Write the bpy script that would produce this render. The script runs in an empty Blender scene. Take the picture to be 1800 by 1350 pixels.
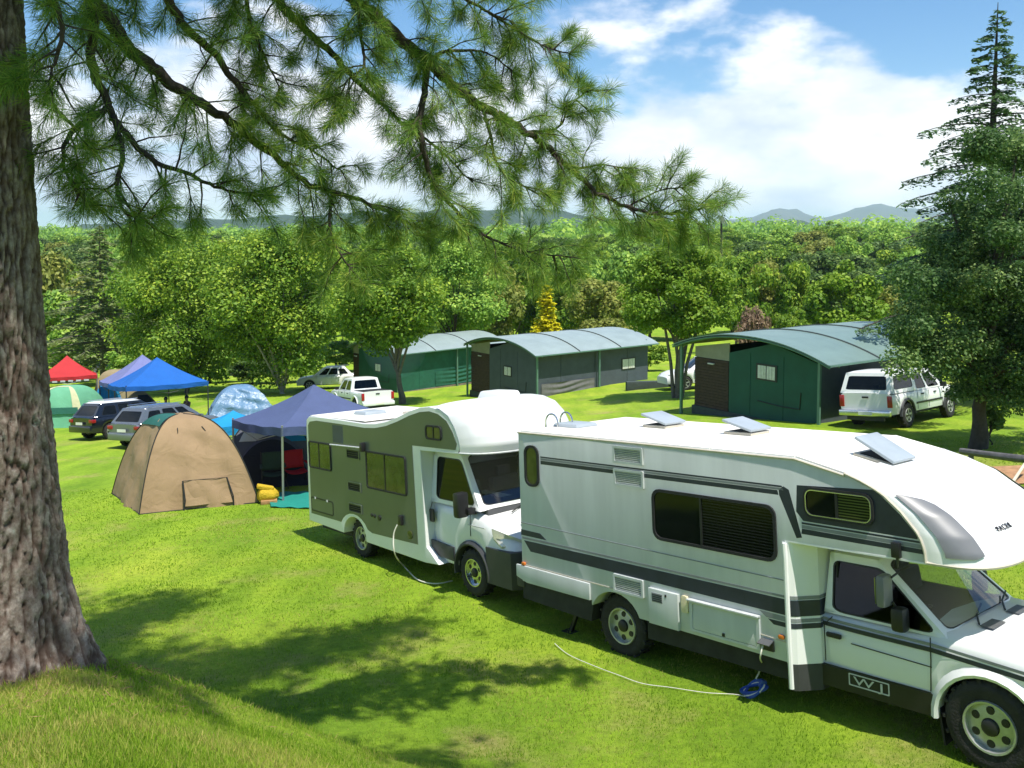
import bpy, bmesh, math, random
import numpy as np
from mathutils import Vector, Matrix

# ------------------------------------------------------------------ camera, sky, sun, exposure
SC = bpy.context.scene
COL = SC.collection
R_ = math.radians
F, HY, TH = 1600.0, 412.0, 0.06           # focal length in photo pixels, horizon row, downward pitch
CY = HY + F * math.tan(TH)
CAMZ = 6.0
cam = bpy.data.cameras.new('camera'); camo = bpy.data.objects.new('camera', cam); COL.objects.link(camo)
camo.location = (0, 0, CAMZ); camo.rotation_euler = (math.pi / 2 - TH, 0, 0)
cam.sensor_width = 36; cam.lens = F / 1800 * 36; cam.shift_y = (CY - 675) / 1800
cam.clip_end = 40000; cam.clip_start = .05
SC.camera = camo

SUNV = Vector((0.21, -0.30, 1.0)).normalized()      # towards the sun
sun = bpy.data.lights.new('sun', 'SUN'); sun.energy = 5.0; sun.angle = R_(0.53); sun.color = (1, .955, .87)
suno = bpy.data.objects.new('sun', sun); COL.objects.link(suno)
suno.rotation_euler = (-SUNV).to_track_quat('-Z', 'Y').to_euler(); suno.location = (0, 0, 60)
W = bpy.data.worlds.new('World'); SC.world = W; W.use_nodes = True
nt = W.node_tree; nt.nodes.clear(); N = nt.nodes.new; LK = nt.links.new
out = N('ShaderNodeOutputWorld'); bg = N('ShaderNodeBackground'); sky = N('ShaderNodeTexSky')
sky.sky_type = 'NISHITA'; sky.sun_disc = False
sky.sun_elevation = math.asin(SUNV.z); sky.sun_rotation = math.atan2(SUNV.x, SUNV.y)
sky.altitude = 300; sky.air_density = 1.0; sky.dust_density = .25; sky.ozone_density = 3.0
bg.inputs['Strength'].default_value = .13
tc = N('ShaderNodeTexCoord'); sep = N('ShaderNodeSeparateXYZ'); LK(tc.outputs['Generated'], sep.inputs[0])
# cumulus: noise on the direction, flattened towards the horizon, cover thicker low down
mp = N('ShaderNodeMapping'); mp.inputs['Scale'].default_value = (1, 1, 2.1); mp.inputs['Location'].default_value = (.93, .18, .36)
LK(tc.outputs['Generated'], mp.inputs[0])
nz = N('ShaderNodeTexNoise'); nz.inputs['Scale'].default_value = 3.4; nz.inputs['Detail'].default_value = 9; nz.inputs['Roughness'].default_value = .55
LK(mp.outputs[0], nz.inputs['Vector'])
cov = N('ShaderNodeMapRange'); cov.inputs[1].default_value = .06; cov.inputs[2].default_value = .27
cov.inputs[3].default_value = .23; cov.inputs[4].default_value = -.05
LK(sep.outputs['Z'], cov.inputs[0])
ad = N('ShaderNodeMath'); ad.operation = 'ADD'; LK(nz.outputs['Fac'], ad.inputs[0]); LK(cov.outputs[0], ad.inputs[1])
rmp = N('ShaderNodeMapRange'); rmp.interpolation_type = 'SMOOTHSTEP'
rmp.inputs[1].default_value = .51; rmp.inputs[2].default_value = .62; LK(ad.outputs[0], rmp.inputs[0])
nz2 = N('ShaderNodeTexNoise'); nz2.inputs['Scale'].default_value = 7; nz2.inputs['Detail'].default_value = 6
LK(mp.outputs[0], nz2.inputs['Vector'])
cr = N('ShaderNodeValToRGB'); cr.color_ramp.elements[0].position = .36; cr.color_ramp.elements[1].position = .62
cr.color_ramp.elements[0].color = (4.4, 5.0, 6.3, 1); cr.color_ramp.elements[1].color = (7.4, 7.45, 7.6, 1)
LK(nz2.outputs['Fac'], cr.inputs[0])
mx = N('ShaderNodeMix'); mx.data_type = 'RGBA'; LK(rmp.outputs[0], mx.inputs['Factor'])
hs = N('ShaderNodeHueSaturation'); hs.inputs['Saturation'].default_value = 1.22; hs.inputs['Value'].default_value = .92; LK(sky.outputs[0], hs.inputs['Color']); LK(hs.outputs[0], mx.inputs['A']); LK(cr.outputs[0], mx.inputs['B'])
LK(mx.outputs['Result'], bg.inputs[0]); LK(bg.outputs[0], out.inputs[0])
SC.view_settings.view_transform = 'Standard'; SC.view_settings.look = 'None'
SC.view_settings.gamma = 1; SC.view_settings.exposure = 0.45
SC.cycles.transparent_max_bounces = 24; SC.cycles.max_bounces = 6; SC.cycles.volume_bounces = 1

# ------------------------------------------------------------------ helpers
rnd = random.Random(7)
TXT = {}

def ray(px, py):
    a = (px - 900) / F; b = (CY - py) / F
    return Vector((a, math.cos(TH) + b * math.sin(TH), -math.sin(TH) + b * math.cos(TH)))

def at(px, py, y):                     # the point on the pixel's ray at distance y in front of the camera
    r = ray(px, py); t = y / r.y
    return Vector((0, 0, CAMZ)) + r * t

def sm(a, b, x):
    t = np.clip((x - a) / (b - a), 0, 1); return t * t * (3 - 2 * t)

PY = [-50, 0, 115, 150, 200, 350, 600, 1500, 20000]
PZ = [-.2, -4.41, -15.3, -16.6, -16.4, -11.5, -4.5, 0, 0]
def ground_z(x, y):
    z = np.interp(y, PY, PZ) + .043 * np.clip(x, -45, 60) + CAMZ
    z = z + .55 * sm(14, 30, y) * sm(-4, 8, x) + .05 * np.sin(x * .31 + 1) * np.sin(y * .23) * sm(6, 12, y)
    # the bank the camera stands on
    t = x * .90 + (y - 1.2) * .436 + .35; al = -.436 * x + .90 * (y - 1.2)
    b = CAMZ - 1.62 - .245 * al - .03 * np.maximum(0, -t)
    k = np.maximum(0, t + .35); b = b - .70 * k * k / (k + .55)
    b = b - .5 * np.maximum(0, al - 6.5) ** 1.4
    d = np.clip((b - z) / .3, -40, 40)
    return z + .3 * np.log1p(np.exp(d))

def G(px, py):                         # ground under a pixel
    r = ray(px, py); o = Vector((0, 0, CAMZ)); t = 1.0; prev = 1.0
    while t < 3000:
        p = o + r * t
        if p.z < ground_z(p.x, p.y):
            a, b = prev, t
            for _ in range(30):
                m = (a + b) / 2; q = o + r * m
                if q.z < ground_z(q.x, q.y): b = m
                else: a = m
            return o + r * b
        prev = t; t *= 1.02
    return o + r * t

def on(x, y, dz=0): return Vector((x, y, ground_z(x, y) + dz))
def atg(px, y): x = (px - 900) / F * (y + .0); return on(x, y)
def mpp(y): return y / F               # metres per photo pixel at distance y

def tilt(x, y, yaw):                   # euler that lies on the ground's slope
    e = .8; u = (math.cos(yaw), math.sin(yaw)); v = (-u[1], u[0])
    su = (ground_z(x + u[0] * e, y + u[1] * e) - ground_z(x - u[0] * e, y - u[1] * e)) / (2 * e)
    sv = (ground_z(x + v[0] * e, y + v[1] * e) - ground_z(x - v[0] * e, y - v[1] * e)) / (2 * e)
    return (math.atan(sv), -math.atan(su), yaw)

def thing(name, label, cat, loc, rot=(0, 0, 0), group=None):
    o = bpy.data.objects.new(name, None); COL.objects.link(o); o.empty_display_size = .2
    o.location = loc; o.rotation_euler = rot if isinstance(rot, tuple) else (0, 0, rot)
    o['label'] = label; o['category'] = cat
    if group: o['group'] = group
    return o
def tag(o, label, cat, group=None):
    o['label'] = label; o['category'] = cat
    if group: o['group'] = group
    return o
def copy_tree(o, parent=None):
    c = o.copy(); COL.objects.link(c); c.parent = parent
    for ch in o.children: copy_tree(ch, c)
    return c

def link(name, me, parent=None):
    o = bpy.data.objects.new(name, me); COL.objects.link(o)
    if parent: o.parent = parent
    return o

class MB:
    def __init__(s): s.v = []; s.f = []
    def add(s, vs, fs):
        o = len(s.v); s.v += [tuple(p) for p in vs]; s.f += [tuple(i + o for i in f) for f in fs]; return s
    def box(s, c, d, rot=None, taper=1):
        hx, hy, hz = d[0] / 2, d[1] / 2, d[2] / 2
        vs = [Vector((x * hx * (taper if z > 0 else 1), y * hy * (taper if z > 0 else 1), z * hz)) for z in (-1, 1) for y in (-1, 1) for x in (-1, 1)]
        if rot is not None:
            Mx = rot if isinstance(rot, Matrix) else Matrix.Rotation(rot, 3, 'Z')
            vs = [Mx @ v for v in vs]
        c = Vector(c)
        return s.add([v + c for v in vs], [(0, 2, 3, 1), (4, 5, 7, 6), (0, 1, 5, 4), (2, 6, 7, 3), (0, 4, 6, 2), (1, 3, 7, 5)])
    def tube(s, pts, r, n=8, cap=True):
        pts = [Vector(p) for p in pts]; m = len(pts)
        rr = r if isinstance(r, (list, tuple)) else [r] * m
        vs = []; up = None
        for i, p in enumerate(pts):
            d = (pts[min(i + 1, m - 1)] - pts[max(i - 1, 0)])
            if d.length < 1e-9: d = Vector((0, 0, 1))
            d.normalize()
            if up is None:
                up = d.orthogonal().normalized()
            else:
                up = (up - d * up.dot(d))
                up = up.normalized() if up.length > 1e-6 else d.orthogonal().normalized()
            w = d.cross(up)
            for k in range(n):
                a = 2 * math.pi * k / n
                vs.append(p + (up * math.cos(a) + w * math.sin(a)) * rr[i])
        fs = [(i * n + k, i * n + (k + 1) % n, (i + 1) * n + (k + 1) % n, (i + 1) * n + k) for i in range(m - 1) for k in range(n)]
        if cap: fs += [tuple(range(n))[::-1], tuple((m - 1) * n + k for k in range(n))]
        return s.add(vs, fs)
    def prism(s, poly, y0, y1):        # poly in (x, z), pushed from y0 to y1
        n = len(poly)
        vs = [(p[0], y0, p[1]) for p in poly] + [(p[0], y1, p[1]) for p in poly]
        fs = [tuple(range(n)), tuple(range(2 * n - 1, n - 1, -1))] + [(i, n + i, n + (i + 1) % n, (i + 1) % n) for i in range(n)]
        return s.add(vs, fs)
    def slab(s, pts, off):             # a polygon of 3-D points thickened along off
        off = Vector(off); n = len(pts); vs = [Vector(p) for p in pts]; vs = vs + [v + off for v in vs]
        fs = [tuple(range(n))[::-1], tuple(range(n, 2 * n))] + [(i, (i + 1) % n, n + (i + 1) % n, n + i) for i in range(n)]
        return s.add(vs, fs)
    def lathe(s, prof, c, axis='y', n=24, closed=False):   # prof of (radius, along axis)
        c = Vector(c); vs = []; m = len(prof)
        for r, h in prof:
            for k in range(n):
                a = 2 * math.pi * k / n; p, q = r * math.cos(a), r * math.sin(a)
                vs.append(c + (Vector((p, h, q)) if axis == 'y' else Vector((p, q, h))))
        fs = [(i * n + k, i * n + (k + 1) % n, (i + 1) * n + (k + 1) % n, (i + 1) * n + k) for i in range(m - 1) for k in range(n)]
        return s.add(vs, fs)
    def grid(s, P, nu, nv):
        vs = [P(i / nu, j / nv) for j in range(nv + 1) for i in range(nu + 1)]
        w = nu + 1
        return s.add(vs, [(j * w + i, j * w + i + 1, (j + 1) * w + i + 1, (j + 1) * w + i) for j in range(nv) for i in range(nu)])
    def build(s, name, m, parent=None, smooth=False, bevel=0, recalc=True, seg=2):
        me = bpy.data.meshes.new(name); me.from_pydata(s.v, [], s.f)
        if bevel or recalc:
            bm = bmesh.new(); bm.from_mesh(me)
            if bevel:
                bmesh.ops.remove_doubles(bm, verts=bm.verts, dist=1e-5)
                bmesh.ops.recalc_face_normals(bm, faces=bm.faces)
                ed = [e for e in bm.edges if len(e.link_faces) == 2 and e.calc_face_angle(0) > R_(38)]
                bmesh.ops.bevel(bm, geom=ed, offset=bevel, segments=seg, profile=.6, affect='EDGES', clamp_overlap=True)
            elif recalc:
                if smooth: bmesh.ops.remove_doubles(bm, verts=bm.verts, dist=2e-5)
                bmesh.ops.recalc_face_normals(bm, faces=bm.faces)
            bm.to_mesh(me); bm.free()
        if smooth or bevel:
            me.polygons.foreach_set('use_smooth', [True] * len(me.polygons)); me.set_sharp_from_angle(angle=R_(40))
        me.materials.append(m)
        return link(name, me, parent)

def rrect(u0, u1, w0, w1, r, n=5):
    P = []
    for cx, cz, a0 in ((u1 - r, w0 + r, -90), (u1 - r, w1 - r, 0), (u0 + r, w1 - r, 90), (u0 + r, w0 + r, 180)):
        for k in range(n):
            a = R_(a0 + 90 * k / (n - 1)); P.append((cx + r * math.cos(a), cz + r * math.sin(a)))
    return P

def ring(mb, outer, inner, y0, y1):     # a flat frame between two loops in (x, z) with equal point counts
    n = len(outer)
    vs = [(p[0], y, p[1]) for y in (y0, y1) for L in (outer, inner) for p in L]
    fs = []
    for i in range(n):
        j = (i + 1) % n
        fs += [(i, j, n + j, n + i), (2 * n + i, 3 * n + i, 3 * n + j, 2 * n + j), (i, 2 * n + i, 2 * n + j, j), (n + i, n + j, 3 * n + j, 3 * n + i)]
    return mb.add(vs, fs)

# ------------------------------------------------------------------ materials
MT = {}
def pm(name, col, rough=.5, metal=0, var=.10, scale=3, bump=0, bscale=60, spec=.5, coat=0, col2=None, streak=False):
    m = bpy.data.materials.new(name); m.use_nodes = True; t = m.node_tree; b = t.nodes['Principled BSDF']
    n = t.nodes.new; L = t.links.new
    tx = n('ShaderNodeTexCoord')
    src = tx.outputs['Object']
    if streak:
        mp_ = n('ShaderNodeMapping'); mp_.inputs['Scale'].default_value = (1, 1, .12); L(src, mp_.inputs[0]); src = mp_.outputs[0]
    nz_ = n('ShaderNodeTexNoise'); nz_.inputs['Scale'].default_value = scale; nz_.inputs['Detail'].default_value = 8; nz_.inputs['Roughness'].default_value = .62
    L(src, nz_.inputs['Vector'])
    r = n('ShaderNodeValToRGB'); r.color_ramp.elements[0].position = .3; r.color_ramp.elements[1].position = .7
    c2 = col2 or tuple(min(1, c * (1 + var)) for c in col)
    c1 = col if col2 else tuple(c * (1 - var) for c in col)
    r.color_ramp.elements[0].color = (*c1, 1); r.color_ramp.elements[1].color = (*c2, 1)
    L(nz_.outputs['Fac'], r.inputs[0]); L(r.outputs[0], b.inputs['Base Color'])
    b.inputs['Roughness'].default_value = rough; b.inputs['Metallic'].default_value = metal
    b.inputs['Specular IOR Level'].default_value = spec; b.inputs['Coat Weight'].default_value = coat
    if bump:
        nb = n('ShaderNodeTexNoise'); nb.inputs['Scale'].default_value = bscale; nb.inputs['Detail'].default_value = 5
        L(tx.outputs['Object'], nb.inputs['Vector'])
        bp = n('ShaderNodeBump'); bp.inputs['Strength'].default_value = bump; bp.inputs['Distance'].default_value = .02
        L(nb.outputs['Fac'], bp.inputs['Height']); L(bp.outputs[0], b.inputs['Normal'])
    MT[name] = m; return m

def leafmat(name, dark, mid, light, trans=.35, rough=.55):
    m = bpy.data.materials.new(name); m.use_nodes = True; t = m.node_tree; t.nodes.clear()
    n = t.nodes.new; L = t.links.new
    o = n('ShaderNodeOutputMaterial'); a = n('ShaderNodeAttribute'); a.attribute_name = 'tint'
    r = n('ShaderNodeValToRGB'); r.color_ramp.elements[0].color = (*dark, 1); r.color_ramp.elements[1].color = (*light, 1)
    e = r.color_ramp.elements.new(.5); e.color = (*mid, 1)
    L(a.outputs['Fac'], r.inputs[0])
    b = n('ShaderNodeBsdfPrincipled'); b.inputs['Roughness'].default_value = rough; b.inputs['Specular IOR Level'].default_value = .25
    tr = n('ShaderNodeBsdfTranslucent'); mxs = n('ShaderNodeMixShader'); mxs.inputs[0].default_value = trans
    L(r.outputs[0], b.inputs['Base Color']); L(r.outputs[0], tr.inputs[0])
    L(b.outputs[0], mxs.inputs[1]); L(tr.outputs[0], mxs.inputs[2]); L(mxs.outputs[0], o.inputs[0])
    MT[name] = m; return m

def glassmat(name, tint, refl=.06):
    m = bpy.data.materials.new(name); m.use_nodes = True; t = m.node_tree; t.nodes.clear()
    n = t.nodes.new; L = t.links.new
    o = n('ShaderNodeOutputMaterial'); fr = n('ShaderNodeFresnel'); fr.inputs[0].default_value = 1.5
    tp = n('ShaderNodeBsdfTransparent'); tp.inputs[0].default_value = (*tint, 1)
    gl = n('ShaderNodeBsdfGlossy'); gl.inputs['Roughness'].default_value = .02
    mr = n('ShaderNodeMath'); mr.operation = 'ADD'; mr.inputs[1].default_value = refl; L(fr.outputs[0], mr.inputs[0])
    mxs = n('ShaderNodeMixShader'); L(mr.outputs[0], mxs.inputs[0]); L(tp.outputs[0], mxs.inputs[1]); L(gl.outputs[0], mxs.inputs[2])
    L(mxs.outputs[0], o.inputs[0]); MT[name] = m; return m

def blindmat(name, c1, c2, freq):
    m = bpy.data.materials.new(name); m.use_nodes = True; t = m.node_tree; b = t.nodes['Principled BSDF']
    n = t.nodes.new; L = t.links.new
    tx = n('ShaderNodeTexCoord'); w = n('ShaderNodeTexWave'); w.wave_type = 'BANDS'; w.bands_direction = 'Z'
    w.inputs['Scale'].default_value = freq; w.inputs['Distortion'].default_value = .35; w.inputs['Detail'].default_value = 1
    L(tx.outputs['Object'], w.inputs['Vector'])
    r = n('ShaderNodeValToRGB'); r.color_ramp.elements[0].position = .45; r.color_ramp.elements[1].position = .75
    r.color_ramp.elements[0].color = (*c1, 1); r.color_ramp.elements[1].color = (*c2, 1)
    L(w.outputs['Fac'], r.inputs[0]); L(r.outputs[0], b.inputs['Base Color']); b.inputs['Roughness'].default_value = .12; b.inputs['Specular IOR Level'].default_value = .25
    MT[name] = m; return m

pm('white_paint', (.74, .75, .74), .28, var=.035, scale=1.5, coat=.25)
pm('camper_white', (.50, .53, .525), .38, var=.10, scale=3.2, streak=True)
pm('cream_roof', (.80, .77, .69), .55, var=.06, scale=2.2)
pm('white_cap', (.80, .80, .79), .3, var=.03, scale=1.5)
pm('navy_band', (.022, .027, .042), .4, var=.25, scale=6)
pm('grey_band', (.20, .215, .225), .45, var=.15)
pm('black_trim', (.012, .012, .013), .45, var=.3, scale=8)
pm('black_rubber', (.014, .014, .015), .75, var=.35, scale=14, bump=.3, bscale=50)
pm('tyre', (.020, .019, .018), .85, var=.45, scale=9, bump=.5, bscale=45)
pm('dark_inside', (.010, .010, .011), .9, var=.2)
pm('underbody', (.020, .021, .020), .8, var=.5, scale=5)
pm('dark_pane', (.006, .007, .007), .05, var=.4, scale=2.5, spec=.28)
pm('olive_pane', (.050, .060, .022), .06, var=.5, scale=4, spec=.6)
pm('steel_rim', (.46, .48, .46), .38, .65, var=.15, scale=12)
pm('chrome', (.62, .63, .64), .18, .9, var=.06)
pm('hub_black', (.015, .015, .016), .5, var=.3)
pm('grey_plastic', (.085, .088, .094), .5, var=.12)
pm('mirror_grey', (.15, .155, .165), .4, var=.1)
pm('mirror_glass', (.55, .58, .6), .03, 1, var=.02)
pm('beige_trim', (.52, .47, .38), .5, var=.12, scale=8)
pm('cream_plastic', (.66, .58, .38), .45, var=.2, scale=14)
pm('orange_lens', (.62, .17, .03), .25, var=.15)
pm('red_lens', (.33, .015, .018), .18, var=.2)
pm('headlamp', (.62, .60, .52), .08, .2, var=.15, scale=20)
pm('vent_grille', (.50, .52, .52), .5, var=.15, scale=20)
pm('hatch_lid', (.34, .385, .42), .35, var=.08)
pm('grey_panel', (.092, .108, .092), .3, var=.08, scale=1.2, coat=.2)
pm('blue_sign', (.025, .035, .085), .4, var=.3)
pm('bumper_grey', (.045, .046, .048), .55, var=.2)
pm('seat_fabric', (.045, .047, .052), .85, var=.25, scale=12)
pm('cord_white', (.62, .60, .52), .6, var=.1)
pm('reel_blue', (.015, .06, .33), .4, var=.2)
pm('silver_paint', (.20, .215, .24), .25, .55, var=.05, coat=.4)
pm('navy_paint', (.010, .013, .022), .16, .1, var=.1, coat=.6)
pm('plate', (.75, .74, .66), .5, var=.05)
glassmat('clear_glass', (.72, .80, .77), .05)
glassmat('tint_glass', (.05, .06, .056), -.01)
blindmat('blind_dark', (.003, .003, .003), (.016, .017, .017), 9.5)
blindmat('blind_olive', (.012, .014, .007), (.085, .105, .030), 11)
# ------------------------------------------------------------------ the ground, grass, hills, air
def axis(lo, hi, a, b, step, g=1.22):
    c = list(np.arange(a, b + step / 2, step)); s = step
    while c[-1] < hi: s *= g; c.append(c[-1] + s)
    s = step; pre = []
    x = a
    while x > lo: s *= g; x -= s; pre.append(x)
    return np.array(pre[::-1] + c)
GX = axis(-12000, 12000, -26, 26, .4); GYv = axis(-300, 14000, -2, 60, .4)
X, Y = np.meshgrid(GX, GYv)
Z = ground_z(X, Y)
rs = np.random.RandomState(3)
Z += np.where(Y < 70, rs.normal(0, .006, Z.shape), 0)
nx, ny = len(GX), len(GYv)
idx = np.arange(nx * ny).reshape(ny, nx)
faces = np.stack([idx[:-1, :-1], idx[:-1, 1:], idx[1:, 1:], idx[1:, :-1]], -1).reshape(-1, 4)
def np_mesh(name, V, Fq, mat_, tint=None, smooth=False):
    me = bpy.data.meshes.new(name); n = len(V); k = Fq.shape[1]; m = len(Fq)
    me.vertices.add(n); me.vertices.foreach_set('co', np.ascontiguousarray(V, np.float32).ravel())
    me.loops.add(m * k); me.loops.foreach_set('vertex_index', np.ascontiguousarray(Fq, np.int32).ravel())
    me.polygons.add(m); me.polygons.foreach_set('loop_start', np.arange(0, m * k, k, dtype=np.int32))
    me.polygons.foreach_set('loop_total', np.full(m, k, np.int32))
    if smooth: me.polygons.foreach_set('use_smooth', np.ones(m, bool))
    me.update(calc_edges=True)
    if tint is not None:
        a = me.attributes.new('tint', 'FLOAT', 'POINT'); a.data.foreach_set('value', np.ascontiguousarray(tint, np.float32))
    me.materials.append(mat_); return me

def lawn_material():
    m = bpy.data.materials.new('lawn'); m.use_nodes = True; t = m.node_tree; b = t.nodes['Principled BSDF']; n = t.nodes.new; L = t.links.new
    tx = n('ShaderNodeTexCoord')
    def noise(sc, det=6, ro=.6, vec=None):
        q = n('ShaderNodeTexNoise'); q.inputs['Scale'].default_value = sc; q.inputs['Detail'].default_value = det; q.inputs['Roughness'].default_value = ro
        L(vec or tx.outputs['Object'], q.inputs['Vector']); return q.outputs['Fac']
    def ramp(src, stops):
        r = n('ShaderNodeValToRGB'); r.color_ramp.elements[0].position = stops[0][0]; r.color_ramp.elements[0].color = (*stops[0][1], 1)
        r.color_ramp.elements[1].position = stops[-1][0]; r.color_ramp.elements[1].color = (*stops[-1][1], 1)
        for p, c in stops[1:-1]:
            e = r.color_ramp.elements.new(p); e.color = (*c, 1)
        L(src, r.inputs[0]); return r.outputs[0]
    def mix(f, a, c, mode='MIX'):
        x = n('ShaderNodeMix'); x.data_type = 'RGBA'; x.blend_type = mode
        if isinstance(f, float): x.inputs['Factor'].default_value = f
        else: L(f, x.inputs['Factor'])
        L(a, x.inputs['A']); L(c, x.inputs['B']); return x.outputs['Result']
    big = ramp(noise(.22, 4), [(.3, (.165, .295, .020)), (.5, (.245, .375, .026)), (.7, (.345, .43, .042))])
    fine = ramp(noise(9, 8, .75), [(.25, (.50, .56, .45)), (.52, (1, 1, 1)), (.75, (1.25, 1.2, 1.0))])
    c = mix(1.0, big, fine, 'MULTIPLY')
    mp_ = n('ShaderNodeMapping'); mp_.inputs['Rotation'].default_value = (0, 0, .9); mp_.inputs['Scale'].default_value = (1, .12, 1); L(tx.outputs['Object'], mp_.inputs[0])
    mow = ramp(noise(1.1, 3, .5, mp_.outputs[0]), [(.35, (.76, .82, .76)), (.65, (1.16, 1.12, 1.1))])
    c = mix(1.0, c, mow, 'MULTIPLY')
    dryf = ramp(noise(.55, 7, .68), [(.53, (0, 0, 0)), (.72, (.72, .72, .72))])
    dry = ramp(noise(14, 6), [(.35, (.25, .21, .06)), (.65, (.46, .38, .15))])
    c = mix(dryf, c, dry)
    L(c, b.inputs['Base Color']); b.inputs['Roughness'].default_value = .85; b.inputs['Specular IOR Level'].default_value = .15
    bp = n('ShaderNodeBump'); bp.inputs['Strength'].default_value = .9; bp.inputs['Distance'].default_value = .05
    L(noise(26, 8, .8), bp.inputs['Height']); L(bp.outputs[0], b.inputs['Normal'])
    return m
LAWN = lawn_material()
ground = link('ground', np_mesh('ground', np.stack([X.ravel(), Y.ravel(), Z.ravel()], 1), faces, LAWN, smooth=True))
ground['kind'] = 'structure'

# mown grass blades where they can be told apart
leafmat('grass_blade', (.13, .255, .014), (.28, .44, .028), (.52, .48, .13), .5, .6)
def blades(n, seed, ya, yb, hgt, wid, tuft=False, cx=None):
    q = np.random.RandomState(seed)
    y = ya * (yb / ya) ** q.rand(n); x = (q.rand(n) * 2 - 1) * (.585 * y + 1.5)
    if tuft:                                     # loose clumps on the bank and round the trunk
        c = q.rand(n // 60 + 1, 2); cy_ = 3.2 + c[:, 0] * 5.0; cx_ = -.2 - cy_ * .62 * c[:, 1]
        k = q.randint(0, len(cy_), n); x = cx_[k] + q.normal(0, .07, n); y = cy_[k] + q.normal(0, .07, n)
    z = ground_z(x, y) - .008
    a = q.rand(n) * 2 * np.pi; le = q.uniform(.1, .75, n); b = q.rand(n) * 2 * np.pi
    h = hgt * q.uniform(.5, 1.35, n) * (1 + .25 * np.maximum(0, 7 - y) / 4); w = wid * np.maximum(1, y / 7) * q.uniform(.7, 1.3, n)
    base = np.stack([x, y, z], 1); side = np.stack([np.cos(a) * w, np.sin(a) * w, 0 * w], 1)
    tip = base + np.stack([np.cos(b) * np.sin(le) * h, np.sin(b) * np.sin(le) * h, np.cos(le) * h], 1)
    V = np.stack([base - side, base + side, tip], 1).reshape(-1, 3)
    patch = .5 + .5 * np.sin(x * 1.7 + 2 * np.sin(y * .9)) * np.sin(y * 1.3 + 1.5 * np.sin(x * .8))
    bank = sm(.8, -.8, x * .90 + (y - 1.2) * .436 - 1.0)
    dp = sm(.52, .80, .5 + .28 * np.sin(x * 1.9 + 2.1 * np.sin(y * 1.1 + .4)) * np.sin(y * 2.3 + 1.7 * np.sin(x * 1.6)) + .3 * np.sin(x * .8 - y * .7 + 1.0))
    tint = np.clip(.14 + .50 * patch * q.rand(n) + .55 * (q.rand(n) - .3) + .55 * dp * q.rand(n) + bank * (.62 * sm(.45, .8, .5 + .5 * np.sin(x * 1.15 + 1.2 * np.sin(y * 1.9) + .6) * np.sin(y * 1.05 + 1.4 * np.sin(x * 1.3) + .5)) * q.rand(n) ** .5 - .10), 0, 1)
    return V, np.repeat(tint, 3)
V1, t1 = blades(360000, 5, 3.2, 26, .040, .0042)
V2, t2 = blades(22000, 6, 3.2, 9, .062, .0032, True)
GV = np.concatenate([V1, V2]); GT = np.concatenate([t1, t2])
gr = link('grass', np_mesh('grass', GV, np.arange(len(GV)).reshape(-1, 3), MT['grass_blade'], GT))
gr['kind'] = 'stuff'; gr['label'] = 'short mown yellow-green grass covering the camp site'; gr['category'] = 'grass'

# far ridges: profile given by the rows where the photograph shows the skyline
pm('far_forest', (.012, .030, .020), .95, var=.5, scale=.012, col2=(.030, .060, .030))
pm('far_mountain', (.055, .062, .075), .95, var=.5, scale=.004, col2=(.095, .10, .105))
def ridge(name, prof, D, depth, m, seed, rough):
    q = np.random.RandomState(seed); xs = np.linspace(prof[0][0], prof[-1][0], 150)
    ys = np.interp(xs, [p[0] for p in prof], [p[1] for p in prof])
    V = []; J = 14
    for j in range(J + 1):
        s = j / J; yy = D + (s - .55) * depth
        env = math.sin(min(1, s / .55) * math.pi / 2) if s < .55 else math.cos((s - .55) / .45 * math.pi / 2)
        for x_, py in zip(xs, ys):
            top = CAMZ + (HY - py) * D / F; base = -40
            z = base + (top - base) * env ** 1.2
            if 0 < j: z += rough * env * (math.sin(x_ * .09 + j * 1.9) + math.sin(x_ * .041 - j * 1.1 + 2)) * (1 - abs(s - .55) ** .5 * .4) * (0 if abs(s - .55) < .03 else 1) + q.normal(0, rough * .18)
            V.append(((x_ - 900) / F * yy, yy, z))
    w = len(xs); fs = np.array([(j * w + i, j * w + i + 1, (j + 1) * w + i + 1, (j + 1) * w + i) for j in range(J) for i in range(w - 1)])
    o = link(name, np_mesh(name, np.array(V), fs, m, smooth=True)); o['kind'] = 'structure'; return o
ridge('hills', [(-1800, 420), (-700, 408), (75, 402), (150, 397), (250, 392), (400, 385), (600, 377), (800, 371), (900, 368), (960, 369), (1000, 374), (1050, 382), (1100, 391), (1200, 401), (1330, 412), (1500, 418)], 2600, 1500, MT['far_forest'], 1, 5)
ridge('hill', [(1060, 415), (1180, 403), (1270, 394), (1340, 390), (1400, 391), (1450, 397), (1520, 405), (1640, 411), (1900, 418)], 2300, 900, MT['far_forest'], 2, 4)
ridge('mountains', [(1000, 412), (1150, 403), (1240, 396), (1290, 386), (1325, 380), (1350, 372), (1372, 367), (1398, 371), (1412, 378), (1440, 383), (1470, 378), (1500, 367), (1530, 361), (1545, 363), (1590, 366), (1640, 371), (1720, 381), (1900, 378), (2300, 384), (3200, 404)], 7600, 3500, MT['far_mountain'], 3, 11)
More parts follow.
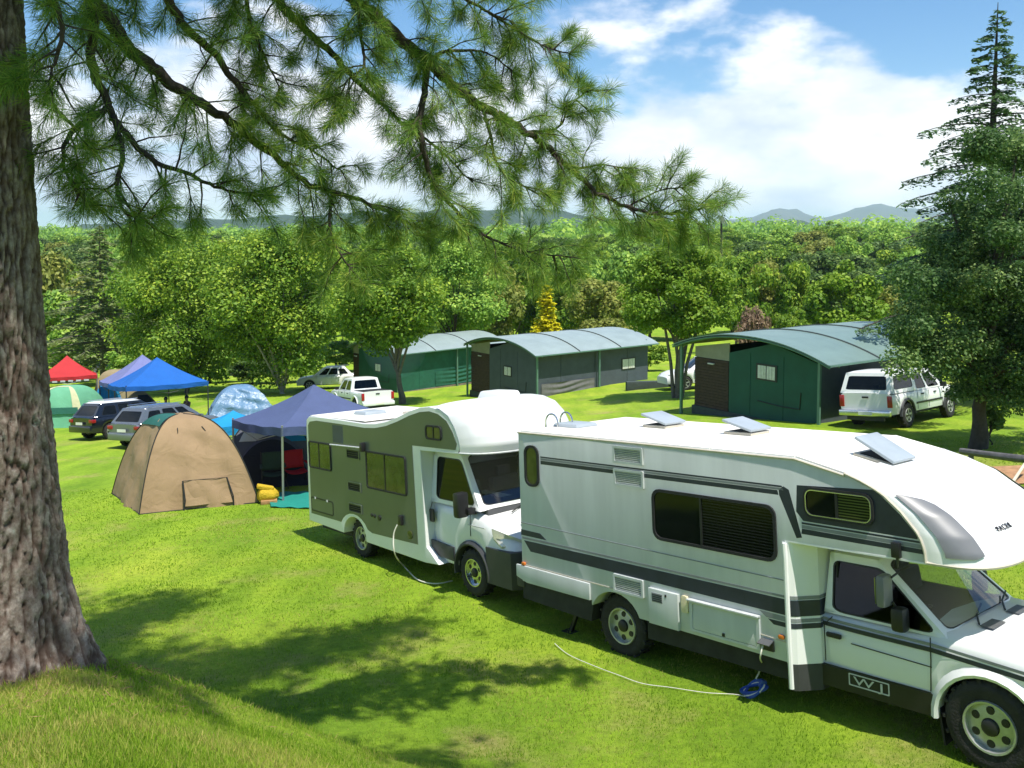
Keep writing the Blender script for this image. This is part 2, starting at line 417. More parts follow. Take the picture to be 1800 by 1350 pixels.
# ------------------------------------------------------------------ vehicles
# local frame: x forward from the rear, y = 0 on the centre line, near side (the vehicle's right) at negative y, z up from the ground
def wheel(par, x, y, R, wid, rimr, style='steel', side=-1, rimm='steel_rim'):
    s = side                                     # outer face looks along s*y
    rim = MB(); h = wid / 2
    rim.lathe([(rimr * 1.0, s * h * .80), (rimr * .97, s * h * .98), (rimr * .90, s * h * .96), (rimr * .86, s * h * .50), (rimr * .62, s * h * .62), (rimr * .34, s * h * .66), (rimr * .30, s * h * .45), (.001, s * h * .45)], (x, y, R), 'y', 28)
    if style == 'spoke':
        for k in range(5):
            a = R_(90 + 72 * k); c = Vector((x + math.cos(a) * rimr * .5, y + s * h * .80, R + math.sin(a) * rimr * .5))
            rim.box(c, (rimr * .86, .03, rimr * .22), Matrix.Rotation(-a, 3, 'Y'))
    w = rim.build('wheel', MT[rimm], par, True)
    t = MB(); r0 = rimr * .98
    t.lathe([(r0, -h * .8), (R * .80, -h), (R * .93, -h * .93), (R, -h * .68), (R * 1.0, h * .68), (R * .93, h * .93), (R * .80, h), (r0, h * .8)], (x, y, R), 'y', 36)
    for k in range(36):                          # tread blocks
        a = 2 * math.pi * k / 36
        t.box((x + math.cos(a) * R * .992, y + (h * .5 if k % 2 else -h * .5), R + math.sin(a) * R * .992), (.03, h * .8, R * .085), Matrix.Rotation(-a, 3, 'Y'))
    t.build('tyre', MT['tyre'], w, True)
    hb = MB(); hb.lathe([(rimr * .33, s * h * .44), (rimr * .31, s * h * .86), (rimr * .22, s * h * .95), (.001, s * h * .95)], (x, y, R), 'y', 14)
    hb.build('hub', MT['hub_black'], w, True)
    if style == 'steel':
        for k in range(6):
            ho_ = MB(); a = R_(60 * k + 28); c = (x + math.cos(a) * rimr * .62, y, R + math.sin(a) * rimr * .62)
            ho_.lathe([(rimr * .165, s * h * .60), (rimr * .145, s * h * .665), (.001, s * h * .665)], c, 'y', 12); ho_.build('rim_hole_shade', MT['hub_black'], w)  # black disc on the solid rim stands in for a shaded hole
    elif style == 'spoke':
        ho_ = MB(); ho_.lathe([(rimr * .85, s * h * .66), (.001, s * h * .70)], (x, y, R), 'y', 20); ho_.build('rim_well', MT['hub_black'], w)
    return w

def loft(stations, sect, closed_ends=True):
    mb = MB(); secs = [sect(x) for x in stations]; k = len(secs[0])
    for sc in secs: mb.v += [tuple(p) for p in sc]
    for i in range(len(secs) - 1):
        for j in range(k - 1):
            mb.f.append((i * k + j, i * k + j + 1, (i + 1) * k + j + 1, (i + 1) * k + j))
    if closed_ends:
        mb.f.append(tuple(range(k))[::-1]); mb.f.append(tuple((len(secs) - 1) * k + j for j in range(k)))
    return mb

def body_loft(L, w, zb, top, arches, R, taper=.06, shoulder=.05, x0=0, dip=None):
    xs = set(np.linspace(x0, L, 34).tolist()) | {p[0] for p in top if x0 <= p[0] <= L}
    for a in arches:
        for k in range(13): xs.add(a + R * math.cos(math.pi * k / 12))
        xs |= {a - R - .004, a + R + .004}
    xs = sorted(x for x in xs if x0 <= x <= L)
    tx, tz = [p[0] for p in top], [p[1] for p in top]; mid = (x0 + L) / 2; half = (L - x0) / 2
    def sect(x):
        zt = float(np.interp(x, tx, tz)); ww = w * (1 - taper * abs((x - mid) / half) ** 5); b = zb
        for a in arches:
            d = R * R - (x - a) ** 2
            if d > 0: b = max(b, R * .92 - .02 + math.sqrt(d) * .98)
        b = min(b, zt - .14); s_ = zt - shoulder
        side = [(ww * .95, b), (ww * .99, b + (s_ - b) * .25), (ww * 1.0, b + (s_ - b) * .55), (ww * .985, b + (s_ - b) * .85), (ww * .955, s_), (ww * .88, zt), (ww * .45, zt + .015)]
        return [Vector((x, -y, z)) for y, z in side] + [Vector((x, 0, zt + .022))] + [Vector((x, y, z)) for y, z in side[::-1]]
    return loft(xs, sect)

def panel(P, s0, s1, t0, t1, hs0, hs1, ht0, ht1, r=.12, n=5):
    """frame between a rectangle and a rounded hole in a panel's (s, t); returns the mesh builder and the hole's loop in 3-D"""
    hole = rrect(0, 1, 0, 1, r, n); hole = [(hs0 + a * (hs1 - hs0), ht0 + b * (ht1 - ht0)) for a, b in hole]
    corners = [(s1, t0), (s1, t1), (s0, t1), (s0, t0)]; outer = []
    for c in range(4):
        st, en = hole[c * n], hole[c * n + n - 1]; C = corners[c]
        pa = (st[0], C[1]) if c in (0, 2) else (C[0], st[1]); pb = (C[0], en[1]) if c in (0, 2) else (en[0], C[1])
        for k in range(n):
            f = k / (n - 1)
            if f < .5: g = f * 2; outer.append((pa[0] + (C[0] - pa[0]) * g, pa[1] + (C[1] - pa[1]) * g))
            else: g = f * 2 - 1; outer.append((C[0] + (pb[0] - C[0]) * g, C[1] + (pb[1] - C[1]) * g))
    N_ = len(hole); mb = MB(); mb.v = [tuple(P(*q)) for q in outer] + [tuple(P(*q)) for q in hole]
    mb.f = [(i, (i + 1) % N_, N_ + (i + 1) % N_, N_ + i) for i in range(N_)]
    return mb, [P(*q) for q in hole]

def quadP(A, B, C, D, bulge=0):
    A, B, C, D = map(Vector, (A, B, C, D)); nrm = (B - A).cross(D - A).normalized()
    def P(s, t):
        p = A * (1 - s) * (1 - t) + B * s * (1 - t) + C * s * t + D * (1 - s) * t
        return p + nrm * bulge * 4 * s * (1 - s)
    return P

def greenhouse(par, b, r, zb, zr, wb, wr, side_win, paint, glass, front=(.05, .95, .06, .93), rear=(.08, .92, .2, .86), bulge=.05, far=True, roofh=.05, trim='black_trim', roof_glare=None):
    """b = (rear x, front x) on the belt, r = the same at the roof; side_win = list of (s0, s1, hole s0, hole s1, hole t0, hole t1)"""
    fr = MB(); glasses = []; curved = {}
    sides = [(-1, (b[0], -wb, zb), (b[1], -wb, zb), (r[1], -wr, zr), (r[0], -wr, zr))] + ([(1, (b[1], wb, zb), (b[0], wb, zb), (r[0], wr, zr), (r[1], wr, zr))] if far else [])
    for sg, A, B, C, D in sides:
        P = quadP(A, B, C, D)
        for (s0, s1, h0, h1, q0, q1) in side_win:
            a = (s0, s1, h0, h1) if sg < 0 else (1 - s1, 1 - s0, 1 - h1, 1 - h0)
            m, lp = panel(P, a[0], a[1], 0, 1, a[2], a[3], q0, q1); fr.add(m.v, m.f); glasses.append(('side_window', lp))
    for nm, spec, A, B, C, D in (('windscreen', front, (b[1], -wb, zb), (b[1], wb, zb), (r[1], wr, zr), (r[1], -wr, zr)), ('rear_window', rear, (b[0], wb, zb), (b[0], -wb, zb), (r[0], -wr, zr), (r[0], wr, zr))):
        P = quadP(A, B, C, D, bulge if nm == 'windscreen' else 0)
        if spec is None: fr.add([A, B, C, D], [(0, 1, 2, 3)]); continue
        m, lp = panel(P, 0, 1, 0, 1, *spec, r=.08); fr.add(m.v, m.f); glasses.append((nm, lp)); curved[nm] = (P, spec) if nm == 'windscreen' else None
    # roof: a shallow dome with rolled edges
    def RP(s, t):
        x = r[0] + (r[1] - r[0]) * s; e = 1 - abs(2 * s - 1) ** 6; f_ = 1 - abs(2 * t - 1) ** 4
        return Vector((x, wr * (2 * t - 1), zr + roofh * (e * f_) ** .5))
    MB().grid(RP, 12, 10).build('roof', MT[roof_glare or paint], par, True)
    g = fr.build('cabin_frame', MT[paint], par, True)
    MB().box(((b[0] + b[1]) / 2, 0, zb + .03), (b[1] - b[0] - .10, 2 * wb - .08, .02)).build('cabin_tray', MT['dark_inside'], par)  # dark sheet hides the sunlit body deck and stands in for the unlit cabin
    for nm, lp in glasses:
        c = sum(lp, Vector()) / len(lp); n_ = (lp[5] - lp[0]).cross(lp[10] - lp[0]).normalized()
        if n_.dot(c - Vector(((b[0] + b[1]) / 2, 0, zb))) < 0: n_ = -n_
        m = MB(); cv = curved.get(nm)
        if cv:
            m.grid(lambda s, t: cv[0](cv[1][0] + (cv[1][1] - cv[1][0]) * s, cv[1][2] + (cv[1][3] - cv[1][2]) * t) - n_ * .010, 16, 8); m.build(nm, MT[glass], par, True)
        else:
            m.slab([p - n_ * .012 for p in lp], n_ * .006); m.build(nm, MT[glass], par)
        k = len(lp); sl = MB(); inner = [p + (c - p).normalized() * .022 for p in lp]
        for i in range(k):
            j = (i + 1) % k
            sl.add([lp[i] + n_ * .004, lp[j] + n_ * .004, inner[j] + n_ * .004, inner[i] + n_ * .004], [(0, 1, 2, 3)])
        sl.build('window_seal', MT[trim], par)
    return g

def cab_inside(par, x0, x1, w, zf, zb, steer_y=None):
    m = MB(); m.box(((x0 + x1) / 2, 0, zf), (x1 - x0, 2 * w, .03)); m.build('floor_pan', MT['dark_inside'], par)
    m = MB(); m.box((x0 + .09, 0, (zf + zb + .54) / 2), (.02, 2 * w, zb - zf + .54)); m.build('cab_lining', MT['dark_inside'], par)
    m = MB(); m.box((x1 - .1, 0, zb - .13), (.5, 2 * w - .04, .30)); m.build('dashboard', MT['grey_plastic'], par, bevel=.04)
    for sg in (-1, 1):
        s = MB(); s.box((x0 + .52, sg * w * .5, zb - .42), (.5, w * .72, .16)); s.box((x0 + .28, sg * w * .5, zb - .05), (.15, w * .70, .66), Matrix.Rotation(-.16, 3, 'Y')); s.box((x0 + .21, sg * w * .5, zb + .36), (.1, w * .34, .18))
        s.build('seat', MT['seat_fabric'], par, bevel=.04)
    sw = MB(); ys = -w * .5 if steer_y is None else steer_y
    c = Vector((x1 - .45, ys, zb - .02)); ax = Vector((-.85, 0, .5)).normalized(); e1 = Vector((0, 1, 0)); e2 = ax.cross(e1)
    sw.tube([c + (e1 * math.cos(a) + e2 * math.sin(a)) * .19 for a in np.linspace(0, 2 * math.pi, 19)], .016, 6)
    sw.tube([c - e1 * .18, c, c + e1 * .18], .014, 5); sw.tube([c, c - ax * .2], .02, 6); sw.build('steering_wheel', MT['black_trim'], par, True)

def side_plate(par, name, poly, y, th, m, bevel=0):       # a plate standing th proud of the near side at y
    return MB().prism(poly, y - th, y + .004).build(name, MT[m], par, bevel=bevel)

def text_mesh(par, name, body, size, m, Mx, depth=.004):
    cu = bpy.data.curves.new('lettering', 'FONT'); cu.body = body; cu.size = size; cu.extrude = depth / 2; cu.align_x = 'CENTER'; cu.space_character = 1.45
    o = bpy.data.objects.new('lettering', cu); me = bpy.data.meshes.new_from_object(o); me.transform(Mx); me.materials.append(MT[m])
    bpy.data.objects.remove(o); return link(name, me, par)

# ---- the front camper van: a pick-up based motorhome
def motorhome_front():
    WB = 2.30; H = WB / 2; o = Vector((.174, 12.695, CAMZ - 5.61)); rot = (-.046, -.100, -.852)
    Rm = Matrix.Rotation(rot[2], 3, 'Z') @ Matrix.Rotation(rot[1], 3, 'Y') @ Matrix.Rotation(rot[0], 3, 'X')
    T = thing('motorhome', 'white camper body on a pick-up cab with navy stripes, nearest the camera', 'motorhome', o + Rm @ Vector((0, H, 0)), rot)
    n = -H                                        # the near side
    arch = [(1.79 + .42 * math.cos(a), .50 + .34 * math.sin(a)) for a in np.linspace(math.pi, 0, 13)]
    poly = [(0, .66), (1.37, .66)] + [(p[0], max(p[1], .60)) for p in arch] + [(2.22, .60), (4.31, .585), (4.31, 1.88), (5.84, 1.90), (5.80, 2.16), (5.62, 2.36), (5.42, 2.52), (5.06, 2.665), (4.49, 2.79), (0.03, 2.79), (0, 2.76)]
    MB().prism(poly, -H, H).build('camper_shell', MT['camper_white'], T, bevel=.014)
    # roof sheets with joints between them, lying on the shell
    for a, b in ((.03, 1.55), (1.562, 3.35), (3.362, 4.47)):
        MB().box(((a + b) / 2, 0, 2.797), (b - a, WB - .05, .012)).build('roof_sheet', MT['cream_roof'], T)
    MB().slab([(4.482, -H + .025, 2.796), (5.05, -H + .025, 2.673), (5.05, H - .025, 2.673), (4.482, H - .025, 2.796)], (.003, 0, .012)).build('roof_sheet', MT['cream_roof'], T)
    MB().tube([(0, n - .004, 2.775), (2.2, n - .004, 2.778), (4.49, n - .004, 2.775), (5.06, n - .004, 2.655)], .016, 6).build('gutter', MT['beige_trim'], T)
    # moulded nose over the cab
    ed = [(5.055, 2.672), (5.25, 2.605), (5.44, 2.515), (5.63, 2.355), (5.80, 2.155), (5.845, 2.02), (5.85, 1.90)]
    ce = [(5.055, 2.70), (5.42, 2.63), (5.80, 2.50), (6.08, 2.33), (6.28, 2.15), (6.40, 2.00), (6.43, 1.88)]
    def NP(s, t):
        k = s * 6; i = min(5, int(k)); f = k - i; g = lambda L_: (L_[i][0] + (L_[i + 1][0] - L_[i][0]) * f, L_[i][1] + (L_[i + 1][1] - L_[i][1]) * f)
        e, c = g(ed), g(ce); q = abs(2 * t - 1); b_ = (1 - q ** 4.5) ** .5 if q < 1 else 0
        return Vector((e[0] + (c[0] - e[0]) * b_ + .006, (2 * t - 1) * (H + .006), e[1] + (c[1] - e[1]) * b_ + .004))
    nm = MB().grid(lambda s, t: NP(s, .5 - .5 * math.cos(math.pi * t)), 42, 90); nose = nm.build('nose_cap', MT['white_cap'], T, True)
    bot = [NP(1, j / 40) for j in range(41)]; m = MB(); m.slab([Vector((4.32, -H, 1.875))] + [p - Vector((.01, 0, .012)) for p in bot] + [Vector((4.32, H, 1.875))], (0, 0, .018)); m.build('nose_floor', MT['white_cap'], T)
    MB().tube([p + Vector((0, 0, .005)) for p in bot], .018, 6).build('nose_lip', MT['beige_trim'], T, True)
    MB().tube([NP(s, 0) + Vector((0, -.008, .004)) for s in np.linspace(0, 1, 15)], .014, 6).build('nose_joint', MT['beige_trim'], T, True)
    # the two smoked corner windows of the nose
    for ta, tb, nme in ((.012, .105, 'nose_window'), (.895, .988, 'nose_window')):
        m = MB(); S = []
        lo = ta < .5
        for s, d in ((.33, .03), (.36, .6), (.42, .9), (.55, 1), (.7, 1), (.84, .98), (.875, .85), (.89, .55), (.885, .05)):
            S.append((s, ta + (tb - ta) * d if lo else tb - (tb - ta) * d))
        base = [(s, ta if lo else tb) for s in np.linspace(.885, .33, 10)]
        def off(s, t, h=.016):
            p = NP(s, t); e = 1e-3; nn = (NP(min(1, s + e), t) - NP(max(0, s - e), t)).cross(NP(s, min(1, t + e)) - NP(s, max(0, t - e)))
            nn = nn.normalized() if nn.length else Vector((1, 0, 0))
            if nn.x < 0: nn = -nn
            return p + nn * h
        ss = np.linspace(.335, .885, 14); dd = np.interp(ss, [q[0] for q in S[:-1]], [abs(q[1] - (ta if lo else tb)) for q in S[:-1]])
        sg = 1 if lo else -1; t0 = ta if lo else tb
        m.grid(lambda a_, b_: off(float(np.interp(a_ * 13, range(14), ss)), t0 + sg * float(np.interp(a_ * 13, range(14), dd)) * b_), 26, 12)
        m.build(nme, MT['mirror_grey'], T, True)
    # lettering on the nose
    p = NP(.667, .335); ax = (NP(.667, .36) - NP(.667, .31)).normalized(); up = (NP(.60, .335) - NP(.74, .335)).normalized(); up = (up - ax * up.dot(ax)).normalized(); nn = ax.cross(up)
    Mx = Matrix.Translation(p + nn * .014) @ Matrix((ax, up, nn)).transposed().to_4x4()
    text_mesh(T, 'lettering', 'PACER', .080, 'black_trim', Mx, .01)
    # side windows: seal, panes, bar
    def window(u0, u1, w0, w1, r, split=None, panes=('dark_pane', 'dark_pane'), fw=.035, metal=False, y=n):
        fr = MB(); ring(fr, rrect(u0, u1, w0, w1, r), rrect(u0 + fw, u1 - fw, w0 + fw, w1 - fw, max(.02, r - fw * .6)), y - .022, y + .004)
        wn = fr.build('window', MT['black_rubber'], T)
        edges = [u0 + fw, u1 - fw] if split is None else [u0 + fw, split, u1 - fw]
        for k in range(len(edges) - 1):
            MB().prism(rrect(edges[k] + .002, edges[k + 1] - .002, w0 + fw, w1 - fw, .03 if split else max(.02, r - fw)), y - .008, y + .003).build('pane', MT[panes[k]], wn)
        if split: MB().box((split, y - .012, (w0 + w1) / 2), (.03, .014, w1 - w0 - fw * 1.6)).build('window_bar', MT['black_trim'], wn)
        if metal:
            m_ = MB(); ring(m_, rrect(u0 + fw * .8, u1 - fw * .8, w0 + fw * .8, w1 - fw * .8, max(.02, r - .02)), rrect(u0 + fw * 1.15, u1 - fw * 1.15, w0 + fw * 1.15, w1 - fw * 1.15, max(.02, r - .03)), y - .025, y - .02); m_.build('window_trim', MT['chrome'], wn)
        return wn
    window(.13, .43, 2.03, 2.61, .12, panes=('olive_pane',))
    window(2.48, 4.23, 1.63, 2.25, .12, 3.22, ('dark_pane', 'blind_dark'))
    side_plate(T, 'window_surround', [(4.50, 2.50), (5.36, 2.545), (5.43, 2.50), (5.62, 2.335), (5.795, 2.14), (5.78, 2.12), (4.56, 2.13), (4.48, 2.22)], n, .003, 'navy_band')
    window(4.58, 5.36, 2.18, 2.50, .10, 4.96, ('dark_pane', 'blind_olive'), .03, True, n - .004)
    # stripes
    for nme, poly_, m_ in (
        ('stripe', [(.46, 2.47), (4.31, 2.475), (4.33, 2.455), (.46, 2.45)], 'navy_band'), ('stripe', [(.46, 2.445), (4.325, 2.45), (4.335, 2.425), (.46, 2.415)], 'grey_band'), ('stripe', [(.46, 2.41), (4.26, 2.42), (4.27, 2.37), (.46, 2.36)], 'navy_band'),
        ('stripe', [(4.335, 2.47), (4.40, 2.44), (4.535, 1.95), (4.47, 1.935), (4.28, 2.37), (4.275, 2.42)], 'navy_band'),
        ('stripe', [(4.54, 2.115), (5.80, 2.105), (5.81, 2.085), (4.54, 2.095)], 'navy_band'), ('stripe', [(4.54, 2.085), (5.815, 2.075), (5.82, 2.035), (4.54, 2.05)], 'grey_band'), ('stripe', [(4.54, 2.045), (5.82, 2.03), (5.83, 1.985), (4.53, 1.99)], 'navy_band'),
        ('band', [(.06, 1.245), (4.29, 1.255), (4.29, 1.085), (.19, 1.105)], 'navy_band'), ('band', [(.0, 1.395), (.40, 1.39), (.53, 1.315), (0, 1.315)], 'navy_band'), ('band', [(.02, 1.295), (4.29, 1.295), (4.29, 1.27), (.03, 1.265)], 'grey_band'),
        ('band', [(3.96, 1.075), (4.29, 1.07), (4.29, 1.015), (4.05, 1.015)], 'grey_band'), ('band', [(4.07, 1.005), (4.29, 1.005), (4.29, .955), (4.14, .955)], 'navy_band'),
        ('seam', [(0, 1.497), (4.29, 1.463), (4.29, 1.452), (0, 1.486)], 'grey_band'), ('seam', [(0, .905), (1.78, .895), (1.78, .882), (0, .892)], 'beige_trim'), ('seam', [(3.97, .815), (4.29, .80), (4.29, .79), (3.97, .805)], 'beige_trim')):
        side_plate(T, nme, poly_, n, .0025 if nme != 'seam' else .006, m_)
    # fridge vents
    for u0, u1, w0, w1 in ((1.86, 2.36, 2.51, 2.73), (1.86, 2.36, 2.22, 2.44), (1.79, 2.29, .865, 1.09)):
        v = MB(); ring(v, rrect(u0, u1, w0, w1, .012), rrect(u0 + .03, u1 - .03, w0 + .03, w1 - .03, .01), n - .028, n + .003); ve = v.build('vent', MT['camper_white'], T)
        MB().box(((u0 + u1) / 2, n - .004, (w0 + w1) / 2), (u1 - u0 - .05, .008, w1 - w0 - .05)).build('vent_back', MT['grey_band'], ve)
        for k in range(7):
            MB().box(((u0 + u1) / 2, n - .014, w0 + .042 + k * (w1 - w0 - .084) / 6), (u1 - u0 - .06, .003, .019), Matrix.Rotation(.6, 3, 'X')).build('louvre', MT['vent_grille'], ve)
    # lockers along the skirt
    lk = side_plate(T, 'locker', [(2.39, .60), (2.85, .60), (2.85, 1.03), (2.39, 1.03)], n, .045, 'camper_white', .008)
    MB().box((2.535, n - .048, .93), (.16, .008, .11)).build('grille', MT['grey_band'], lk); MB().box((2.67, n - .05, .98), (.02, .012, .03)).build('latch', MT['black_trim'], lk)
    for k in range(4): MB().box((2.535, n - .054, .895 + k * .023), (.15, .006, .008)).build('louvre', MT['black_trim'], lk)
    MB().prism(rrect(2.885, 2.985, .83, 1.03, .03), n - .03, n).build('filler_cap', MT['cream_plastic'], T, bevel=.006)
    ha = MB(); ring(ha, rrect(3.01, 3.97, .64, 1.0, .01), rrect(3.05, 3.93, .67, .965, .01), n - .03, n + .003); hh = ha.build('hatch', MT['camper_white'], T)
    MB().box((3.49, n - .012, .818), (.875, .02, .29), Matrix.Rotation(-.05, 3, 'X')).build('hatch_door', MT['camper_white'], hh, bevel=.005)
    MB().box((3.49, n - .045, 1.01), (.98, .07, .015)).build('hatch_lip', MT['vent_grille'], hh); MB().box((3.49, n - .034, .70), (.03, .015, .035)).build('latch', MT['black_trim'], hh)
    pb = MB().prism([(4.0, .66), (4.14, .66), (4.14, .775), (4.0, .775)], n - .03, n).build('power_inlet', MT['black_trim'], T, bevel=.006)
    MB().box((4.07, n - .075, .765), (.15, .10, .012), Matrix.Rotation(.35, 3, 'X')).build('inlet_flap', MT['grey_plastic'], pb)
    for u_, w_ in ((4.24, .845), (.05, .915)): MB().prism(rrect(u_ - .035, u_ + .035, w_ - .022, w_ + .022, .015), n - .03, n).build('marker_light', MT['orange_lens'], T, bevel=.006)
    # white corner between camper and cab, front wall of the camper, dark valance below
    cp = [(4.30, n, .34), (4.36, n + .005, .34), (4.40, n + .03, .34)]
    m = MB(); pts = [Vector((4.29, n - .003, 0)), Vector((4.36, n + .0, 0)), Vector((4.40, n + .03, 0)), Vector((4.56, n + .245, 0)), Vector((4.56, H - .245, 0)), Vector((4.40, H - .03, 0)), Vector((4.29, H, 0))]
    def corner(z0, z1, name, mt, off=0):
        mm = MB(); q = [p + Vector((off, -off * .6 if p.y < 0 else off * .6, 0)) for p in pts]
        k = len(q); mm.v = [(p.x, p.y, z0) for p in q] + [(p.x, p.y, z1) for p in q]; mm.f = [(i, i + 1, k + i + 1, k + i) for i in range(k - 1)]
        if not off: mm.f += [tuple(range(k)), tuple(range(2 * k - 1, k - 1, -1))]
        return mm.build(name, MT[mt], T)
    corner(.58, 1.875, 'corner_panel', 'white_cap'); corner(.30, .575, 'corner_foot', 'bumper_grey'); corner(1.085, 1.255, 'corner_band', 'navy_band', .003); corner(1.262, 1.30, 'corner_band', 'grey_band', .003); corner(1.02, 1.06, 'corner_band', 'grey_band', .003); corner(.955, 1.01, 'corner_band', 'navy_band', .003)
    MB().tube([(4.335, n - .006, .32), (4.33, n - .01, .8), (4.33, n - .01, 1.7), (4.32, n - .006, 1.86)], .028, 8).build('corner_post', MT['white_cap'], T, True)
    MB().prism([(2.24, .34), (4.29, .36), (4.29, .58), (2.24, .60)], n + .10, H - .10).build('underbody', MT['underbody'], T)
    MB().prism([(-.05, .40), (1.30, .36), (1.36, .655), (-.05, .655)], n + .05, H - .05).build('underbody', MT['underbody'], T)
    side_plate(T, 'skirt', [(-.10, .72), (.12, .66), (1.36, .66), (1.36, .88), (-.10, .89)], n, .03, 'camper_white', .01)
    MB().box((1.79, 0, .62), (.9, WB - .55, .5)).build('wheel_box', MT['dark_inside'], T)
    bpz = MB().box((-.09, 0, .66), (.16, WB - .06, .22)); bpz.build('rear_bumper', MT['bumper_grey'], T, bevel=.03)
    for sy in (-1, 1):
        MB().box((-.015, sy * (H - .15), 1.05), (.03, .14, .30)).build('tail_light', MT['red_lens'], T, bevel=.01)
    MB().prism(rrect(-.5, .5, 1.75, 2.3, .08), 0, .01).build('rear_window', MT['dark_pane'], T).matrix_local = Matrix.Translation((-.004, 0, 0)) @ Matrix.Rotation(math.pi / 2, 4, 'Z')
    # ladder hoops at the rear
    for y_ in (-.52, -.22):
        MB().tube([(-.09, y_, .85), (-.09, y_, 2.6), (-.085, y_, 2.86)] + [(-.085 + .13 * (1 - math.cos(a)), y_, 2.86 + .13 * math.sin(a)) for a in np.linspace(.2, math.pi, 9)] + [(.175, y_, 2.80)], .014, 7).build('ladder_rail', MT['chrome'], T, True)
    for k in range(6): MB().tube([(-.09, -.52, 1.1 + k * .28), (-.09, -.22, 1.1 + k * .28)], .012, 6).build('ladder_rung', MT['chrome'], T)
    # roof hatches, three with the lid propped open
    for u_, v_, z_, op, sl, sz in ((1.44, .36, 2.80, .27, 0, .42), (2.88, .31, 2.80, .26, 0, .42), (5.0 - .04, -.16, 2.695, .30, .21, .46)):
        Ms = Matrix.Rotation(sl, 3, 'Y'); c = Vector((u_, v_, z_))
        fr = MB(); fr.box(c + Ms @ Vector((0, 0, .02)), (sz, sz, .04), Ms); fo = fr.build('roof_hatch', MT['beige_trim'], T, bevel=.01)
        MB().box(c + Ms @ Vector((0, 0, .042)), (sz - .1, sz - .1, .01), Ms).build('hatch_shade', MT['dark_inside'], fo)  # dark sheet on the solid frame stands in for the shaded hole
        Ml = Matrix.Rotation(sl + op, 3, 'Y'); hinge = c + Ms @ Vector((sz / 2, 0, .05))
        MB().box(hinge + Ml @ Vector((-sz / 2 - .01, 0, .02)), (sz + .04, sz + .04, .035), Ml).build('hatch_lid', MT['hatch_lid'], fo, bevel=.012)
    MB().box((.30, -.28, 2.83), (.50, .46, .05), None, .9).build('roof_vent', MT['hatch_lid'], T, bevel=.012)
    MB().box((1.66, -.78, 2.82), (.42, .34, .035), None, .9).build('roof_vent', MT['white_cap'], T, bevel=.012)
    # cab
    C = -.02; wc = .90
    top = [(4.42, 1.13), (5.5, 1.13), (5.86, 1.175), (6.3, 1.155), (6.9, 1.09), (7.2, 1.0), (7.32, .86)]
    body_loft(7.34, wc, .44, top, [6.26], .47, .05, .05, 4.42).build('cab_body', MT['white_paint'], T, True)
    greenhouse(T, (4.58, 5.90), (4.62, 5.16), 1.12, 1.74, .855, .74, [(0, 1, .07, .945, .04, .88)], 'white_paint', 'tint_glass', rear=None, bulge=.10)
    bpy.data.objects  # windscreen is clear glass
    for ch in T.children:
        if ch.name.startswith('windscreen') or (ch.name.startswith('side_window') and ch.data.vertices[0].co.y > 0): ch.data.materials[0] = MT['clear_glass']
    cab_inside(T, 4.62, 5.85, .78, .62, 1.12)
    nc = -wc
    for poly_, m_ in (([(4.57, 1.075), (5.75, 1.07), (6.9, .985), (7.1, .96), (7.1, .93), (6.9, .955), (5.75, 1.04), (4.57, 1.045)], 'grey_band'), ([(4.57, 1.03), (5.75, 1.025), (6.9, .94), (7.1, .915), (7.1, .87), (6.9, .895), (5.75, .98), (4.57, .985)], 'navy_band')):
        m = MB(); q = len(poly_) // 2
        def yy(x): return -(wc * (1 - .05 * abs((x - 5.88) / 1.46) ** 5)) * .998 - .004
        for i in range(q - 1):
            for k in range(6):
                f0, f1 = k / 6, (k + 1) / 6; A, B = poly_[i], poly_[i + 1]; Cc, D = poly_[-1 - i], poly_[-2 - i]
                L_ = lambda a, b, f: (a[0] + (b[0] - a[0]) * f, a[1] + (b[1] - a[1]) * f)
                P4 = [L_(A, B, f0), L_(A, B, f1), L_(Cc, D, f1), L_(Cc, D, f0)]
                m.add([(p[0], yy(p[0]), p[1]) for p in P4], [(0, 1, 2, 3)])
        m.build('cab_stripe', MT[m_], T)
    for pts_ in ([(4.70, 1.10), (4.60, 1.0), (4.60, .62)], [(5.74, 1.12), (5.735, .9), (5.72, .60)], [(4.60, .585), (5.72, .585)], [(4.9, .865), (5.74, .835)]):
        MB().tube([(x, nc * 1.0 - .001, z) for x, z in pts_], .006, 4).build('door_gap', MT['black_trim'], T)
    MB().prism(rrect(4.63, 4.80, .885, .935, .015), nc - .03, nc).build('door_handle', MT['black_trim'], T, bevel=.008)
    MB().prism([(4.56, .36), (5.74, .36), (5.74, .575), (4.56, .575)], nc - .006, nc + .12).build('sill', MT['black_trim'], T)
    fb = MB(); ring(fb, rrect(4.86, 5.30, .435, .56, .01), rrect(4.872, 5.288, .447, .548, .01), nc - .010, nc); fb.build('badge_frame', MT['vent_grille'], T)
    text_mesh(T, 'badge', 'WJ', .115, 'vent_grille', Matrix.Translation((5.08, nc - .012, .458)) @ Matrix.Rotation(math.pi / 2, 4, 'X') @ Matrix.Diagonal((1.9, 1, 1, 1)))
